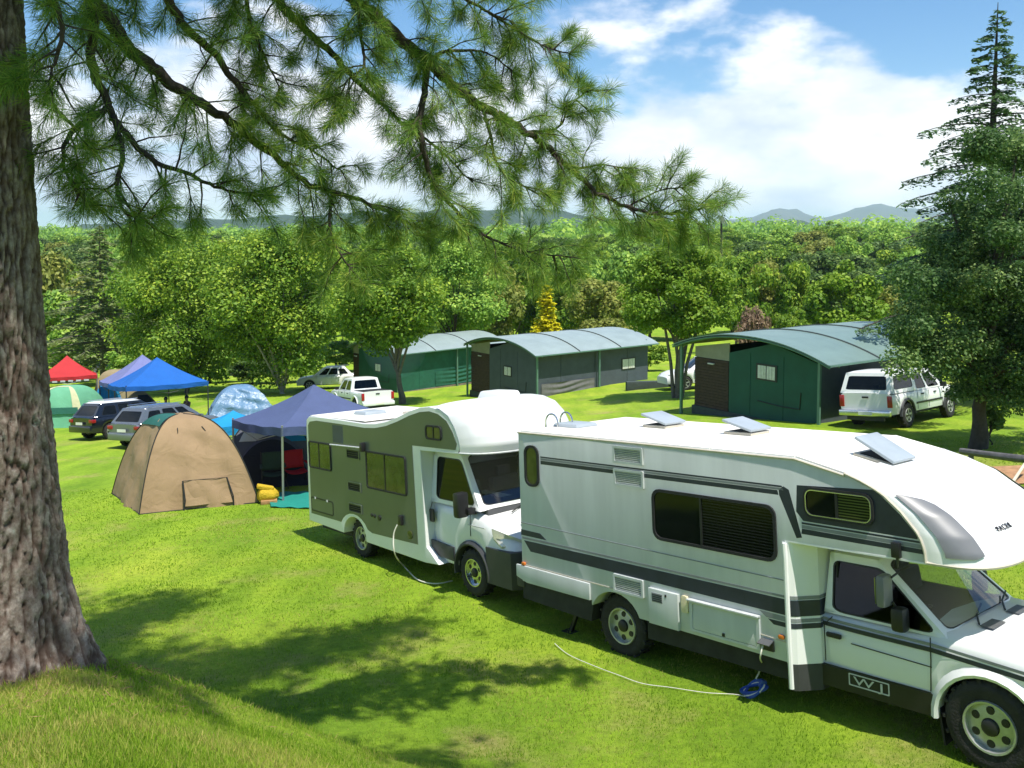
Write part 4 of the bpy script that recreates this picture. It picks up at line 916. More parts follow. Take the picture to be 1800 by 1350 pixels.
def cabin(label, A, B, depth, eave, rise, ext, walls, trim, roofm, opts):
    """A, B = ground points of the near gable's left and right wall corners; the cabin runs back from them"""
    d = B - A; d.z = 0; Wd = d.length; yaw = math.atan2(d.y, d.x)
    z0 = min(A.z, B.z) - .02
    T = thing('cabin', label, 'cabin', Vector(((A.x + B.x) / 2, (A.y + B.y) / 2, z0)), yaw)
    hw = Wd / 2                                    # local: x along the gable, y back from it, z up
    def X(x, y, z): return (x, y, z)
    pl = opts.get('plinth', .35)
    MB().box((0, depth / 2, pl / 2 - .6), (Wd + .16, depth + .16, pl + 1.2)).build('plinth', MT[opts.get('plinthm', 'plinth')], T)
    # walls: timber part at the left of the gable, canvas for the rest
    tw = opts.get('timber', 0)
    gx0 = -hw + tw; gm = (gx0 + hw) / 2
    wall_top = eave - .12
    MB().prism([(gx0, pl), (hw, pl), (hw, wall_top), (gm, wall_top + opts['gable']), (gx0, wall_top)], -.02, .06).build('gable_wall', MT[walls], T)
    MB().box((hw - .03, depth / 2 + .03, (pl + wall_top) / 2), (.06, depth - .07, wall_top - pl)).build('side_wall', MT[opts.get('side', walls)], T)
    MB().box((-hw + .03, depth / 2 + .03, (pl + wall_top) / 2), (.06, depth - .07, wall_top - pl)).build('side_wall', MT[walls], T)
    MB().box((0, depth - .03, (pl + wall_top + .3) / 2), (Wd - .13, .06, wall_top + .3 - pl)).build('rear_wall', MT[walls], T)
    if tw:
        n = 17; hh = (eave - .45 - pl) / n
        for k in range(n): MB().box((-hw + tw / 2 - .01, .0 + .006 * (k % 2), pl + hh * (k + .5)), (tw - .03, .05, hh * .90)).build('slat', MT['brown_timber'], T)
        MB().box((-hw + tw / 2 - .01, .05, (pl + eave - .45) / 2), (tw - .02, .03, eave - .47 - pl)).build('slat_backing', MT['dark_inside'], T)
        MB().prism([(-hw, eave - .44), (gx0 - .01, eave - .44), (gx0 - .01, eave + opts['gable'] * .45), (-hw, eave - .05)], -.0, .04).build('gable_board', MT['pale_board'], T)
        lt = MB().box((-hw + tw * .5, -.06, eave - .62), (.28, .08, .05)); lt.build('light_fitting', MT['curtain'], T, bevel=.01)
    # windows
    def window(cx, cz, w, h, face):
        fr = MB(); n_ = 4
        if face == 'gable': P = lambda a, b, c: (cx + a, -.03 - c, cz + b)
        else: P = lambda a, b, c: (hw + .004 + c, cx + a, cz + b)
        def bx(a0, a1, b0, b1, c0, c1, name, m, par):
            q = [P(a0, b0, c0), P(a1, b0, c0), P(a1, b1, c0), P(a0, b1, c0)]; r = [P(a0, b0, c1), P(a1, b0, c1), P(a1, b1, c1), P(a0, b1, c1)]
            mm = MB(); mm.add(q + r, [(0, 1, 2, 3), (7, 6, 5, 4), (0, 4, 5, 1), (1, 5, 6, 2), (2, 6, 7, 3), (3, 7, 4, 0)]); return mm.build(name, MT[m], par)
        wn = bx(-w / 2 - .06, w / 2 + .06, -h / 2 - .06, h / 2 + .06, -.005, .02, 'window', 'frame_dark', T)
        for s in (-1, 1):
            bx(min(0, s * w / 2) + .02, max(0, s * w / 2) - .02, -h / 2, h / 2, .02, .028, 'curtain', 'curtain', wn)
            for k in range(2): bx(s * w * (.14 + .16 * k) - .012, s * w * (.14 + .16 * k) + .012, -h / 2, h / 2, .028, .05, 'curtain_fold', 'curtain', wn)
    for w in opts['windows']: window(*w)
    # arched roof: sheets side by side with raised seams
    ov = opts.get('over', .55); r0, r1 = -hw - ext[0], hw + ext[1]; fy, by = -ov, depth + .5
    def arc(f): return r0 + (r1 - r0) * f, eave - .06 + rise * (1 - abs(2 * f - 1) ** 2.1)
    ns = opts.get('sheets', 3)
    for s in range(ns):
        ya, yb = fy + (by - fy) * s / ns + (.02 if s else 0), fy + (by - fy) * (s + 1) / ns
        m = MB(); F_ = [arc(i / 28) for i in range(29)]
        m.v = [(x, y, z + h) for y in (ya, yb) for h in (0, .035) for x, z in F_]
        for i in range(28):
            m.f += [(i, i + 1, 58 + i + 1, 58 + i), (29 + i, 29 + i + 1, 87 + i + 1, 87 + i), (i, i + 1, 29 + i + 1, 29 + i), (58 + i, 58 + i + 1, 87 + i + 1, 87 + i)]
        m.build('roof_sheet', MT[roofm], T, True)
        if s: MB().tube([(x, ya - .01, z + .05) for x, z in F_], .035, 5).build('roof_seam', MT['plinth'], T)
    m = MB(); F_ = [arc(i / 20) for i in range(21)]                     # lining on the underside
    m.v = [(x, y, z - .03) for y in (fy + .03, by - .03) for x, z in F_]; m.f = [(i, i + 1, 21 + i + 1, 21 + i) for i in range(20)]; m.build('roof_lining', MT['roof_dark'], T)
    for s in (fy + .06, .12): MB().tube([(x, s, z - .06) for x, z in F_], .04, 5).build('roof_rib', MT['post_green'], T)
    for px_, py_ in opts['posts']:
        f = (px_ - r0) / (r1 - r0); zt = arc(f)[1] - .03
        MB().box((px_, py_, (zt - 1.0) / 2), (.09, .09, zt + 1.0)).build('post', MT[trim], T)
    for b in opts.get('blinds', []):
        y0, y1, z_0, z_1 = b; m = MB()
        m.grid(lambda s, t: Vector((hw + .05 + .025 * math.sin(t * 23 + 3 * math.sin(s * 5)) * math.sin(s * 3.1), y0 + (y1 - y0) * s, z_0 + (z_1 - z_0) * t)), 14, 26); m.build('blind', MT[opts['blindm']], T, True)
    return T

A, B = G(1221, 727), G(1441, 745)
cabin('large dark green canvas cabin with a curved tin roof, right of the grey cabin', A, B, 7.5, 2.66, .66, (.80, .62), 'green_canvas', 'post_green', 'roof_tin',
      dict(gable=.52, timber=.30 * (B - A).length, plinth=.36, windows=[(.60, 2.02, .78, .46, 'gable'), (4.3, 2.05, .9, .55, 'side')], posts=[(2.62 if False else (B - A).length / 2 + .12, -.25), (-(B - A).length / 2 - .45, -.25)], side='grey_canvas', over=.45))
A, B = G(829, 697), G(942, 700)
L_ = (B - A).length
cabin('dark grey canvas cabin with a pale curved roof between two green cabins', A, B, 8.5, 3.15, .66, (.35, .40), 'grey_canvas', 'post_green', 'roof_grey',
      dict(gable=.60, timber=.30 * L_, plinth=.40, windows=[(.55, 1.95, .62, .46, 'gable'), (6.9, 2.05, 1.0, .55, 'side')], posts=[(L_ / 2 + .14, -.05), (L_ / 2 + .2, 4.4), (-L_ / 2 - .12, -.2)], blinds=[(.35, 4.2, .42, 1.5)], blindm='grey_blind', over=.35))
A, B = G(622, 686), G(698, 690)
L_ = (B - A).length
cabin('dark green cabin with pale roof, farthest left, behind the leaning tree', A, B, 9.0, 3.1, .66, (.35, .40), 'green_canvas', 'post_green', 'roof_grey',
      dict(gable=.65, timber=.7, plinth=.5, plinthm='plinth_stone', windows=[(.45, 1.95, .62, .46, 'gable'), (7.2, 2.05, 1.4, .6, 'side')], posts=[(L_ / 2 + .14, -.05), (L_ / 2 + .2, 5)], blinds=[(3.2, 8.8, .55, 1.6)], blindm='green_net', side='green_net', over=.35))
# seams, rolled flaps and gutters on the cabins
for cb in [o_ for o_ in bpy.data.objects if o_.get('category') == 'cabin']:
    q = random.Random(len(cb['label'])); gw = [c for c in cb.children if c.name.startswith('gable_wall')][0]; xs = [v.co.x for v in gw.data.vertices]; zs = [v.co.z for v in gw.data.vertices]; x0_, x1_, z0_, z1_ = min(xs), max(xs), min(zs), sorted(zs)[-3]
    for f in (.25, .62): MB().tube([(x0_ + (x1_ - x0_) * f, -.028, z0_ + .05), (x0_ + (x1_ - x0_) * f + .01, -.028, z1_ + .1)], .010, 5).build('canvas_seam', MT[gw.data.materials[0].name], cb)
    MB().tube([(x0_ + (x1_ - x0_) * .34, -.04, z0_ + .62), (x0_ + (x1_ - x0_) * .6, -.05, z0_ + .56), (x0_ + (x1_ - x0_) * .80, -.04, z0_ + .58), (x0_ + (x1_ - x0_) * .81, -.04, z0_ + 1.15)], .018, 5).build('flap_edge', MT['frame_dark'], cb)
    for sw in [c for c in cb.children if c.name.startswith('side_wall')][:1]:
        ys = [v.co.y for v in sw.data.vertices]; xw = max(v.co.x for v in sw.data.vertices); zt_ = max(v.co.z for v in sw.data.vertices)
        for f in (.2, .5, .8): MB().tube([(xw + .01, min(ys) + (max(ys) - min(ys)) * f, z0_ + .05), (xw + .01, min(ys) + (max(ys) - min(ys)) * f, zt_ - .05)], .014, 5).build('canvas_seam', MT[sw.data.materials[0].name], cb)
    rs_ = [c for c in cb.children if c.name.startswith('roof_sheet')]
    for c in rs_[:3]:
        ye = [v.co.y for v in c.data.vertices]; xe = max(v.co.x for v in c.data.vertices); ze = min(v.co.z for v in c.data.vertices)
        MB().box((xe + .03, (min(ye) + max(ye)) / 2, ze), (.07, max(ye) - min(ye), .06)).build('gutter', MT['post_green'], cb)
# low wall with a pale chair on the grey cabin's far terrace
p = G(1140, 683)
T = thing('terrace_wall', 'low grey terrace wall at the right end of the grey cabin', 'wall', p, .15); MB().box((0, 0, .14), (2.4, .3, .5)).build('coping', MT['plinth'], T, bevel=.02)

# ------------------------------------------------------------------ tents and gazebos
def cloth(name, c, rough=.8, var=.08, bump=.5, bs=6, trans=.25):
    m = pm(name, c, rough, var=var, scale=2, bump=bump, bscale=bs); t = m.node_tree; b = t.nodes['Principled BSDF']
    tr = t.nodes.new('ShaderNodeBsdfTranslucent'); tr.inputs[0].default_value = (*c, 1); mx_ = t.nodes.new('ShaderNodeMixShader'); mx_.inputs[0].default_value = trans
    o = t.nodes['Material Output']
    for nd in t.nodes:
        if nd.type == 'BUMP': nd.inputs['Distance'].default_value = .045
    nn_ = [nd for nd in t.nodes if nd.type == 'TEX_NOISE']; nn_[-1].inputs['Distortion'].default_value = 1.6; nn_[-1].inputs['Detail'].default_value = 3
    t.links.new(b.outputs[0], mx_.inputs[1]); t.links.new(tr.outputs[0], mx_.inputs[2]); t.links.new(mx_.outputs[0], o.inputs[0]); return m
cloth('tan_canvas', (.30, .202, .105), bump=.6, bs=2.2, trans=.08); cloth('teal_canvas', (.012, .115, .095), trans=.1)
cloth('mint_cloth', (.16, .46, .27)); cloth('cream_cloth', (.62, .60, .36)); cloth('dark_green_cloth', (.015, .12, .075))
cloth('white_cloth', (.70, .71, .72)); cloth('slate_cloth', (.115, .125, .165)); cloth('navy_cloth', (.020, .025, .045)); cloth('sky_cloth', (.015, .27, .56))
cloth('blue_cloth', (.010, .135, .52)); cloth('periwinkle_cloth', (.20, .22, .46)); cloth('slate_gazebo', (.085, .115, .245), bump=.3)
cloth('red_cloth', (.55, .03, .035)); cloth('brown_cloth', (.035, .022, .02)); cloth('cyan_cloth', (.01, .30, .62)); cloth('foil_cloth', (.13, .24, .38), .36, bump=1.0, bs=4, trans=.05)
cloth('khaki_cloth', (.34, .27, .15)); cloth('orange_cloth', (.46, .26, .11)); cloth('teal_sheet', (.005, .22, .17), trans=.05); cloth('chair_red', (.50, .012, .02), bump=.6, bs=9); cloth('chair_green', (.045, .075, .045), bump=.6, bs=9)
cloth('yellow_bag', (.66, .45, .02), bump=.8, bs=12)
pm('pole_dark', (.03, .03, .032), .5); pm('pole_grey', (.32, .33, .34), .4, .5); pm('piping', (.012, .014, .012), .7)

def dome_tent(name, label, corners, height, mats, pole=.02, wrinkle=.03, sag=.12, power=2.3, pipe=True, seed=1):
    """corners on the ground in turn; four panels between bent poles that cross at the top"""
    c = sum(corners, Vector()) / 4; zc = c.z; T = thing(name, label, 'tent', c)
    cs = [p - c for p in corners]; q = random.Random(seed); ph = [q.random() * 6 for _ in range(8)]
    def polept(k, t):                                # t: 0 at the corner, 1 at the top
        a = cs[k]; f = 1 - t; r = f ** .76
        zt = height * (1 - f ** power)
        # leave the ground steeply
        return Vector((a.x * r, a.y * r, a.z * f + zt))
    for k in range(4):
        k2 = (k + 1) % 4; m = MB()
        mid = (cs[k] + cs[k2]) / 2; nrm = Vector((mid.x, mid.y, 0)).normalized()
        def P(s, t, k=k, k2=k2):
            a, b = polept(k, t), polept(k2, t); p = a + (b - a) * s
            e = 4 * s * (1 - s); p = p - nrm * sag * e * math.sin(math.pi * min(1, t * 1.1)) * (1 - t) ** .5
            w = wrinkle * e * (math.sin(11 * s + 9 * t + ph[k]) * .5 + .5 * math.sin(23 * t * (1 + .3 * s) + ph[k + 4] + 5 * s) * (1 - t) + .5 * math.sin(31 * s - 6 * t + ph[k]) * (1 - t) ** 2)
            return p + nrm * w
        m.grid(P, 22, 26); mt = mats[k]
        m.build('panel', MT[mt], T, True)
        if pipe: MB().tube([polept(k, t) + Vector((cs[k].x, cs[k].y, 0)).normalized() * .012 + Vector((0, 0, .006)) for t in np.linspace(0, .985, 22)], pole, 6).build('pole_sleeve', MT['piping'], T, True)
        if pipe: MB().tube([cs[k] + Vector((0, 0, .015)), (cs[k] + cs[k2]) / 2 - nrm * .02 + Vector((0, 0, .015)), cs[k2] + Vector((0, 0, .015))], pole * .9, 5).build('hem', MT['piping'], T)
    T['_'] = 1; del T['_']
    return T, polept, c

# tan dome tent
cA, cB, cD = G(245, 905), G(455, 884), G(197, 868); cC = on(*(cB + cD - cA).xy)
tent, pp, tc_ = dome_tent('dome_tent', 'large tan canvas dome tent with a green patch near its top', [cA, cB, cC, cD], 2.28, ['tan_canvas'] * 4, .014, .075, .14)
def tanP(s, t, off=.03):                          # a point on the front panel
    a, b = pp(0, t), pp(1, t); p = a + (b - a) * s; nr = Vector(((cA + cB) / 2 - tc_).xy.to_3d()).normalized()
    return p - nr * .16 * 4 * s * (1 - s) * math.sin(math.pi * min(1, t * 1.1)) * (1 - t) ** .5 + nr * off
m = MB(); m.grid(lambda s, t: tanP(.36 + .42 * s, .02 + .13 * t, .05 + .02 * math.sin(9 * s + 5 * t)), 12, 6); m.build('window_flap', MT['tan_canvas'], tent, True)
for s0, t0, s1, t1 in ((.36, .15, .78, .15), (.36, .0, .36, .15), (.78, .02, .78, .15)): MB().tube([tanP(s0 + (s1 - s0) * f, t0 + (t1 - t0) * f, .065) for f in np.linspace(0, 1, 8)], .007, 5).build('flap_zip', MT['piping'], tent)
for s0 in (.30, .72): MB().tube([tanP(s0, .60, .06), tanP(s0 + .01, .56, .07), tanP(s0 + .015, .53, .05)], .010, 5).build('toggle', MT['piping'], tent)
for s0 in (.36, .78): MB().tube([tanP(s0, .15, .06), tanP(s0 + .01, .05, .10), tanP(s0 + .0, .0, .03)], .02, 5).build('strap', MT['piping'], tent)
def tanL(s, t, off=.05):
    a, b = pp(3, t), pp(0, t); p = a + (b - a) * s; nr = Vector(((cA + cD) / 2 - tc_).xy.to_3d()).normalized()
    return p - nr * .16 * 4 * s * (1 - s) * math.sin(math.pi * min(1, t * 1.1)) * (1 - t) ** .5 + nr * off
m = MB(); m.grid(lambda s, t: tanL(s, (.64 - .06 * (1 - s)) * (1 - t) + .985 * t, .05), 10, 10); m.build('green_patch', MT['teal_canvas'], tent, True)

def gazebo(label, corners, eave, peak, m, legm='pole_dark', group=None, valance=.22, sag=.10, leg_skip=()):
    c = sum(corners, Vector()) / 4; T = thing('gazebo', label, 'gazebo', c, 0.0, group); cs = [p - c for p in corners]
    top = Vector((0, 0, peak))
    for k in range(4):
        a, b = cs[k] + Vector((0, 0, eave)), cs[(k + 1) % 4] + Vector((0, 0, eave)); mm = MB()
        def P(s, t, a=a, b=b):
            p = (a + (b - a) * s) * (1 - t) + top * t
            return p - Vector((0, 0, sag * 4 * t * (1 - t) + .05 * 4 * s * (1 - s) * (1 - t) - .012 * math.sin(17 * s + 3 * t) * (1 - t)))
        mm.grid(P, 16, 14); mm.build('canopy_panel', MT[m], T, True)
        v = MB(); v.grid(lambda s, t, a=a, b=b: P(s, 0) - Vector((0, 0, valance * t)) + Vector(((a + b).x, (a + b).y, 0)).normalized() * (.02 * math.sin(19 * s) * t), 20, 3); v.build('valance', MT[m], T, True)
        if k not in leg_skip:
            lg = MB(); lg.box((cs[k] * .985 + Vector((0, 0, eave / 2))), (.045, .045, eave + .1)); lg.build('leg', MT[legm], T)
            MB().box(cs[k] * .985 + Vector((0, 0, .01)), (.14, .14, .02)).build('foot', MT[legm], T)
        MB().tube([cs[k] * .98 + Vector((0, 0, eave - .15)), (cs[k] + cs[(k + 1) % 4]) / 2 * .97 + Vector((0, 0, eave - .45)), cs[(k + 1) % 4] * .98 + Vector((0, 0, eave - .15))], .014, 5).build('strut', MT[legm], T)
    return T
def square(cx, cy, s, yaw, s2=None):
    s2 = s2 or s; e = Vector((math.cos(yaw), math.sin(yaw), 0)); n_ = Vector((-e.y, e.x, 0)); c = Vector((cx, cy, 0))
    return [on(*(c + e * a * s / 2 + n_ * b * s2 / 2).xy) for a, b in ((-1, -1), (1, -1), (1, 1), (-1, 1))]
# slate gazebo in front: near corner leg stands at pixel (497, 882)
pc = G(497, 884); y0 = .66
e = Vector((math.cos(y0), math.sin(y0))); n_ = Vector((-e.y, e.x))
cc = pc.xy + e * 1.7 + n_ * 1.7
gazebo('slate blue pop-up gazebo over the dark tent beside the grey-sided motorhome', square(cc.x, cc.y, 3.4, y0), 1.92, 2.85, 'slate_gazebo', 'pole_grey')
pc = atg(272, 45.5); gazebo('bright blue pop-up gazebo with people seated beneath', square(pc.x, pc.y, 3.9, .62), 2.05, 3.35, 'blue_cloth')
pc = atg(246, 49); gazebo('faded periwinkle gazebo just behind the bright blue gazebo', square(pc.x, pc.y, 3.7, .62), 2.05, 3.45, 'periwinkle_cloth')
pc = atg(113, 54)
gz = gazebo('red pop-up gazebo with white print, beside the pine trunk', square(pc.x, pc.y, 3.2, .45), 2.25, 3.45, 'red_cloth', 'pole_grey')
# white print on the red canopy
e = Vector((math.cos(.45), math.sin(.45), 0)); n_ = Vector((-e.y, e.x, 0))
def redP(s, t, off=.02):
    a, b = -e * 1.6 - n_ * 1.6 + Vector((0, 0, 2.25)), e * 1.6 - n_ * 1.6 + Vector((0, 0, 2.25)); p_ = (a + (b - a) * s) * (1 - t) + Vector((0, 0, 3.45)) * t
    return p_ - Vector((0, 0, .10 * 4 * t * (1 - t) + .05 * 4 * s * (1 - s) * (1 - t))) + (-n_ * .5 + Vector((0, 0, .8))) * off
m = MB(); out_ = [(.30, .28), (.36, .40), (.46, .50), (.56, .50), (.66, .40), (.74, .40), (.66, .30), (.58, .34), (.46, .26), (.38, .30)]
k_ = len(out_); m.v = [tuple(redP(a, b, .05)) for a, b in out_] + [tuple(redP(.52, .38, .06))]; m.f = [(i, (i + 1) % k_, k_) for i in range(k_)]; m.build('print', MT['white_cloth'], gz)
for k in range(6):
    f = .12 + .13 * k; a = -e * 1.6 - n_ * 1.62 + e * 3.2 * f; MB().slab([a + Vector((0, 0, 2.20)) - n_ * .03, a + e * .26 - n_ * .03 + Vector((0, 0, 2.19)), a + e * .26 - n_ * .03 + Vector((0, 0, 2.09)), a - n_ * .03 + Vector((0, 0, 2.10))], -n_ * .005).build('print', MT['white_cloth'], gz)
# small sky-blue awning behind the tan tent, the foil-like tarpaulin shelter
pc = atg(405, 31); gazebo('low sky-blue awning between the silver car and the slate gazebo', square(pc.x, pc.y, 2.3, .35, 2.4), 1.35, 1.75, 'cyan_cloth', 'pole_grey', valance=.3)
pc = atg(418, 47.5); ca = square(pc.x, pc.y, 3.4, .35, 3.2); dome_tent('tarpaulin_shelter', 'crumpled silver-blue tarpaulin shelter right of the blue gazebo', ca, 1.65, ['foil_cloth'] * 4, wrinkle=.16, sag=.1, power=1.9, pipe=False, seed=4)
# pale green dome tent with cream rainfly band
pc = atg(112, 46.5); ca = square(pc.x, pc.y, 3.3, .0)
t_, pq, c_ = dome_tent('dome_tent', 'pale green dome tent with cream edges beside the pine trunk', ca, 2.05, ['mint_cloth', 'mint_cloth', 'cream_cloth', 'mint_cloth'], .02, .03, .0, 2.4, pipe=False, seed=2)
nr = Vector((0, -1, 0))
for s0, s1, sg in ((.0, .16, 1), (.84, 1.0, -1)):
    m = MB(); m.grid(lambda s, t: pq(0, t) + (pq(1, t) - pq(0, t)) * (s0 + (s1 - s0) * s) + nr * .05, 4, 16); m.build('edge_band', MT['cream_cloth'], t_, True)
m = MB(); m.grid(lambda s, t: pq(0, .82 + .16 * t) + (pq(1, .82 + .16 * t) - pq(0, .82 + .16 * t)) * s + nr * .055, 8, 5); m.build('edge_band', MT['cream_cloth'], t_, True)
m = MB(); m.grid(lambda s, t: pq(0, .16 + .09 * t) + (pq(1, .16 + .09 * t) - pq(0, .16 + .09 * t)) * (.06 + .88 * s) + nr * (.10 - .03 * t), 10, 3); m.build('shade_flap', MT['dark_green_cloth'], t_, True)
m = MB(); m.box((0, -1.62, .05), (3.3, .06, .12)); m.build('ground_flap', MT['white_cloth'], t_)
# dark tent below the red gazebo, khaki tents and the orange tent below the blue gazebo
pc = atg(120, 52.5); dome_tent('dome_tent', 'dark brown tent pitched under the red gazebo', square(pc.x, pc.y, 3.0, .2), 1.75, ['brown_cloth'] * 4, wrinkle=.02, power=1.5, pipe=False, seed=5)
pc = atg(198, 55); dome_tent('dome_tent', 'khaki canvas tent behind the periwinkle gazebo', square(pc.x, pc.y, 2.6, .3), 2.45, ['khaki_cloth'] * 4, wrinkle=.03, power=3.0, pipe=False, seed=6)
pc = atg(183, 50); dome_tent('dome_tent', 'small sky-blue and green tent left of the periwinkle gazebo', square(pc.x, pc.y, 1.6, .3), 1.9, ['sky_cloth', 'sky_cloth', 'teal_canvas', 'teal_canvas'], wrinkle=.02, pipe=False, seed=7)
pc = atg(240, 46.2); ca = square(pc.x, pc.y, 2.5, .45); t_, pq, c_ = dome_tent('dome_tent', 'low orange-brown tent with a dark doorway under the bright blue gazebo', ca, 1.65, ['orange_cloth'] * 4, wrinkle=.02, power=1.4, pipe=False, seed=8)
ee = (ca[1] - ca[0]).normalized(); nr = Vector((ee.y, -ee.x, 0)); m = MB(); m.grid(lambda s, t: pq(0, .0 + .8 * t) + (pq(1, .8 * t) - pq(0, .8 * t)) * (.35 + .6 * s) + nr * .06, 6, 6); m.build('doorway', MT['dark_inside'], t_)  # dark sheet before the closed panel stands in for the shaded entrance
# grey, white and blue dome tent with a dark arched door, under the slate gazebo
pc = atg(478, 26.6); ca = square(pc.x, pc.y, 2.9, .10); t_, pq, c_ = dome_tent('dome_tent', 'grey, white and blue dome tent with a dark arched front under the slate gazebo', ca, 1.95, ['slate_cloth', 'sky_cloth', 'slate_cloth', 'slate_cloth'], .016, .02, .0, 2.4, seed=9)
ee = (ca[1] - ca[0]).normalized(); nr = Vector((ee.y, -ee.x, 0))
fp = lambda s, t, off: pq(0, t) + (pq(1, t) - pq(0, t)) * s + nr * off
m = MB(); m.grid(lambda s, t: fp(.10 + .62 * s, .36 + .50 * t, .03), 8, 8); m.build('white_panel', MT['white_cloth'], t_, True)
m = MB(); m.grid(lambda s, t: fp(.72 + .28 * s, .34 + .52 * t, .035), 6, 8); m.build('blue_panel', MT['sky_cloth'], t_, True)
arcp = [(.18 + .74 * (.5 - .5 * math.cos(a)), .02 + .36 * math.sin(a) ** .75) for a in np.linspace(0, math.pi, 19)]
m = MB(); m.v = [tuple(fp(a, b, .14)) for a, b in arcp] + [tuple(fp(a, .0, .16)) for a, b in arcp]; m.f = [(i, i + 1, 20 + i, 19 + i) for i in range(18)]; m.build('porch', MT['navy_cloth'], t_, True)
m = MB(); m.v = [tuple(fp(a, b, .14)) for a, b in arcp] + [tuple(fp(a, b * 1.06 + .02, .03)) for a, b in arcp]; m.f = [(i, i + 1, 20 + i, 19 + i) for i in range(18)]; m.build('porch_rim', MT['slate_cloth'], t_, True)
pc = atg(545, 29.5); dome_tent('dome_tent', 'blue tent partly hidden behind the grey-sided motorhome', square(pc.x, pc.y, 2.2, .2), 1.75, ['blue_cloth'] * 4, wrinkle=.03, pipe=False, seed=10)
# teal groundsheet, camp chairs, yellow bag
gs = MB(); q0, q1, q2, q3 = G(476, 893), G(560, 896), G(560, 866), G(470, 868)
gs.grid(lambda s, t: (lambda p: Vector((p.x, p.y, float(ground_z(p.x, p.y)) + .045 + .012 * math.sin(19 * s + 7 * t))))(q0 * (1 - s) * (1 - t) + q1 * s * (1 - t) + q2 * s * t + q3 * (1 - s) * t), 20, 12)
go = gs.build('groundsheet', MT['teal_sheet'], None, True); sd = go.modifiers.new('thickness', 'SOLIDIFY'); sd.thickness = .02; tag(go, 'teal groundsheet on the lawn under the camp chairs', 'groundsheet')
def camp_chair(label, p, yaw, m):
    T = thing('camp_chair', label, 'chair', p, yaw, 'folding camp chairs on the groundsheet'); w = .27
    st = MB(); st.grid(lambda s, t: Vector(((2 * s - 1) * w, -.24 + .46 * t, .43 - .05 * math.sin(math.pi * s))), 8, 6); a = st.build('seat', MT[m], T, True); a.modifiers.new('t', 'SOLIDIFY').thickness = .015
    bk = MB(); bk.grid(lambda s, t: Vector(((2 * s - 1) * w * 1.05, .22 + .12 * t + .05 * math.sin(math.pi * s), .44 + .48 * t)), 8, 6); a = bk.build('backrest', MT[m], T, True); a.modifiers.new('t', 'SOLIDIFY').thickness = .015
    for sx in (-1, 1):
        for y0, y1 in ((-.26, .24), (.24, -.26)): MB().tube([(sx * (w + .02), y0, .01), (sx * (w + .02), y1, .44)], .012, 6).build('leg', MT['pole_dark'], T)
        MB().tube([(sx * (w + .02), .22, .40), (sx * (w + .04), .34, .94)], .012, 6).build('back_post', MT['pole_dark'], T)
        ar = MB().box((sx * (w + .04), -.02, .62), (.07, .50, .02)); ar.build('armrest', MT[m], T, bevel=.006)
    return T
pc = atg(474, 24.6); camp_chair('dark green folding camp chair beside the tan tent', pc + Vector((0, 0, .05)), .3, 'chair_green')
pc = atg(515, 24.9); camp_chair('red folding camp chair on the teal groundsheet', pc + Vector((0, 0, .05)), .5, 'chair_red')
pc = G(471, 884) + Vector((0, 0, 0)); T = thing('yellow_bag', 'yellow bag heaped on the grass by the tan tent', 'bag', pc, .3)
def lump(sx, sy, sz, zc, seed, cx=0):
    q = random.Random(seed); a = [q.random() * 6 for _ in range(4)]
    return lambda s, t: Vector((cx + sx * math.sin(math.pi * t) * math.cos(2 * math.pi * s) * (1 + .12 * math.sin(5 * 6.28 * s + a[0])), sy * math.sin(math.pi * t) * math.sin(2 * math.pi * s) * (1 + .12 * math.sin(4 * 6.28 * s + a[1])), zc - sz * math.cos(math.pi * t) + .03 * math.sin(9 * s + 7 * t + a[2])))
MB().grid(lump(.26, .20, .20, .20, 1), 18, 10).build('sack', MT['yellow_bag'], T, True); MB().box((-.06, .02, .40), (.42, .20, .10), Matrix.Rotation(.25, 3, 'Y')).build('folded_sheet', MT['yellow_bag'], T, bevel=.03); MB().box((.02, -.10, .06), (.40, .26, .12)).build('tray', MT['orange_cloth'], T, bevel=.02)

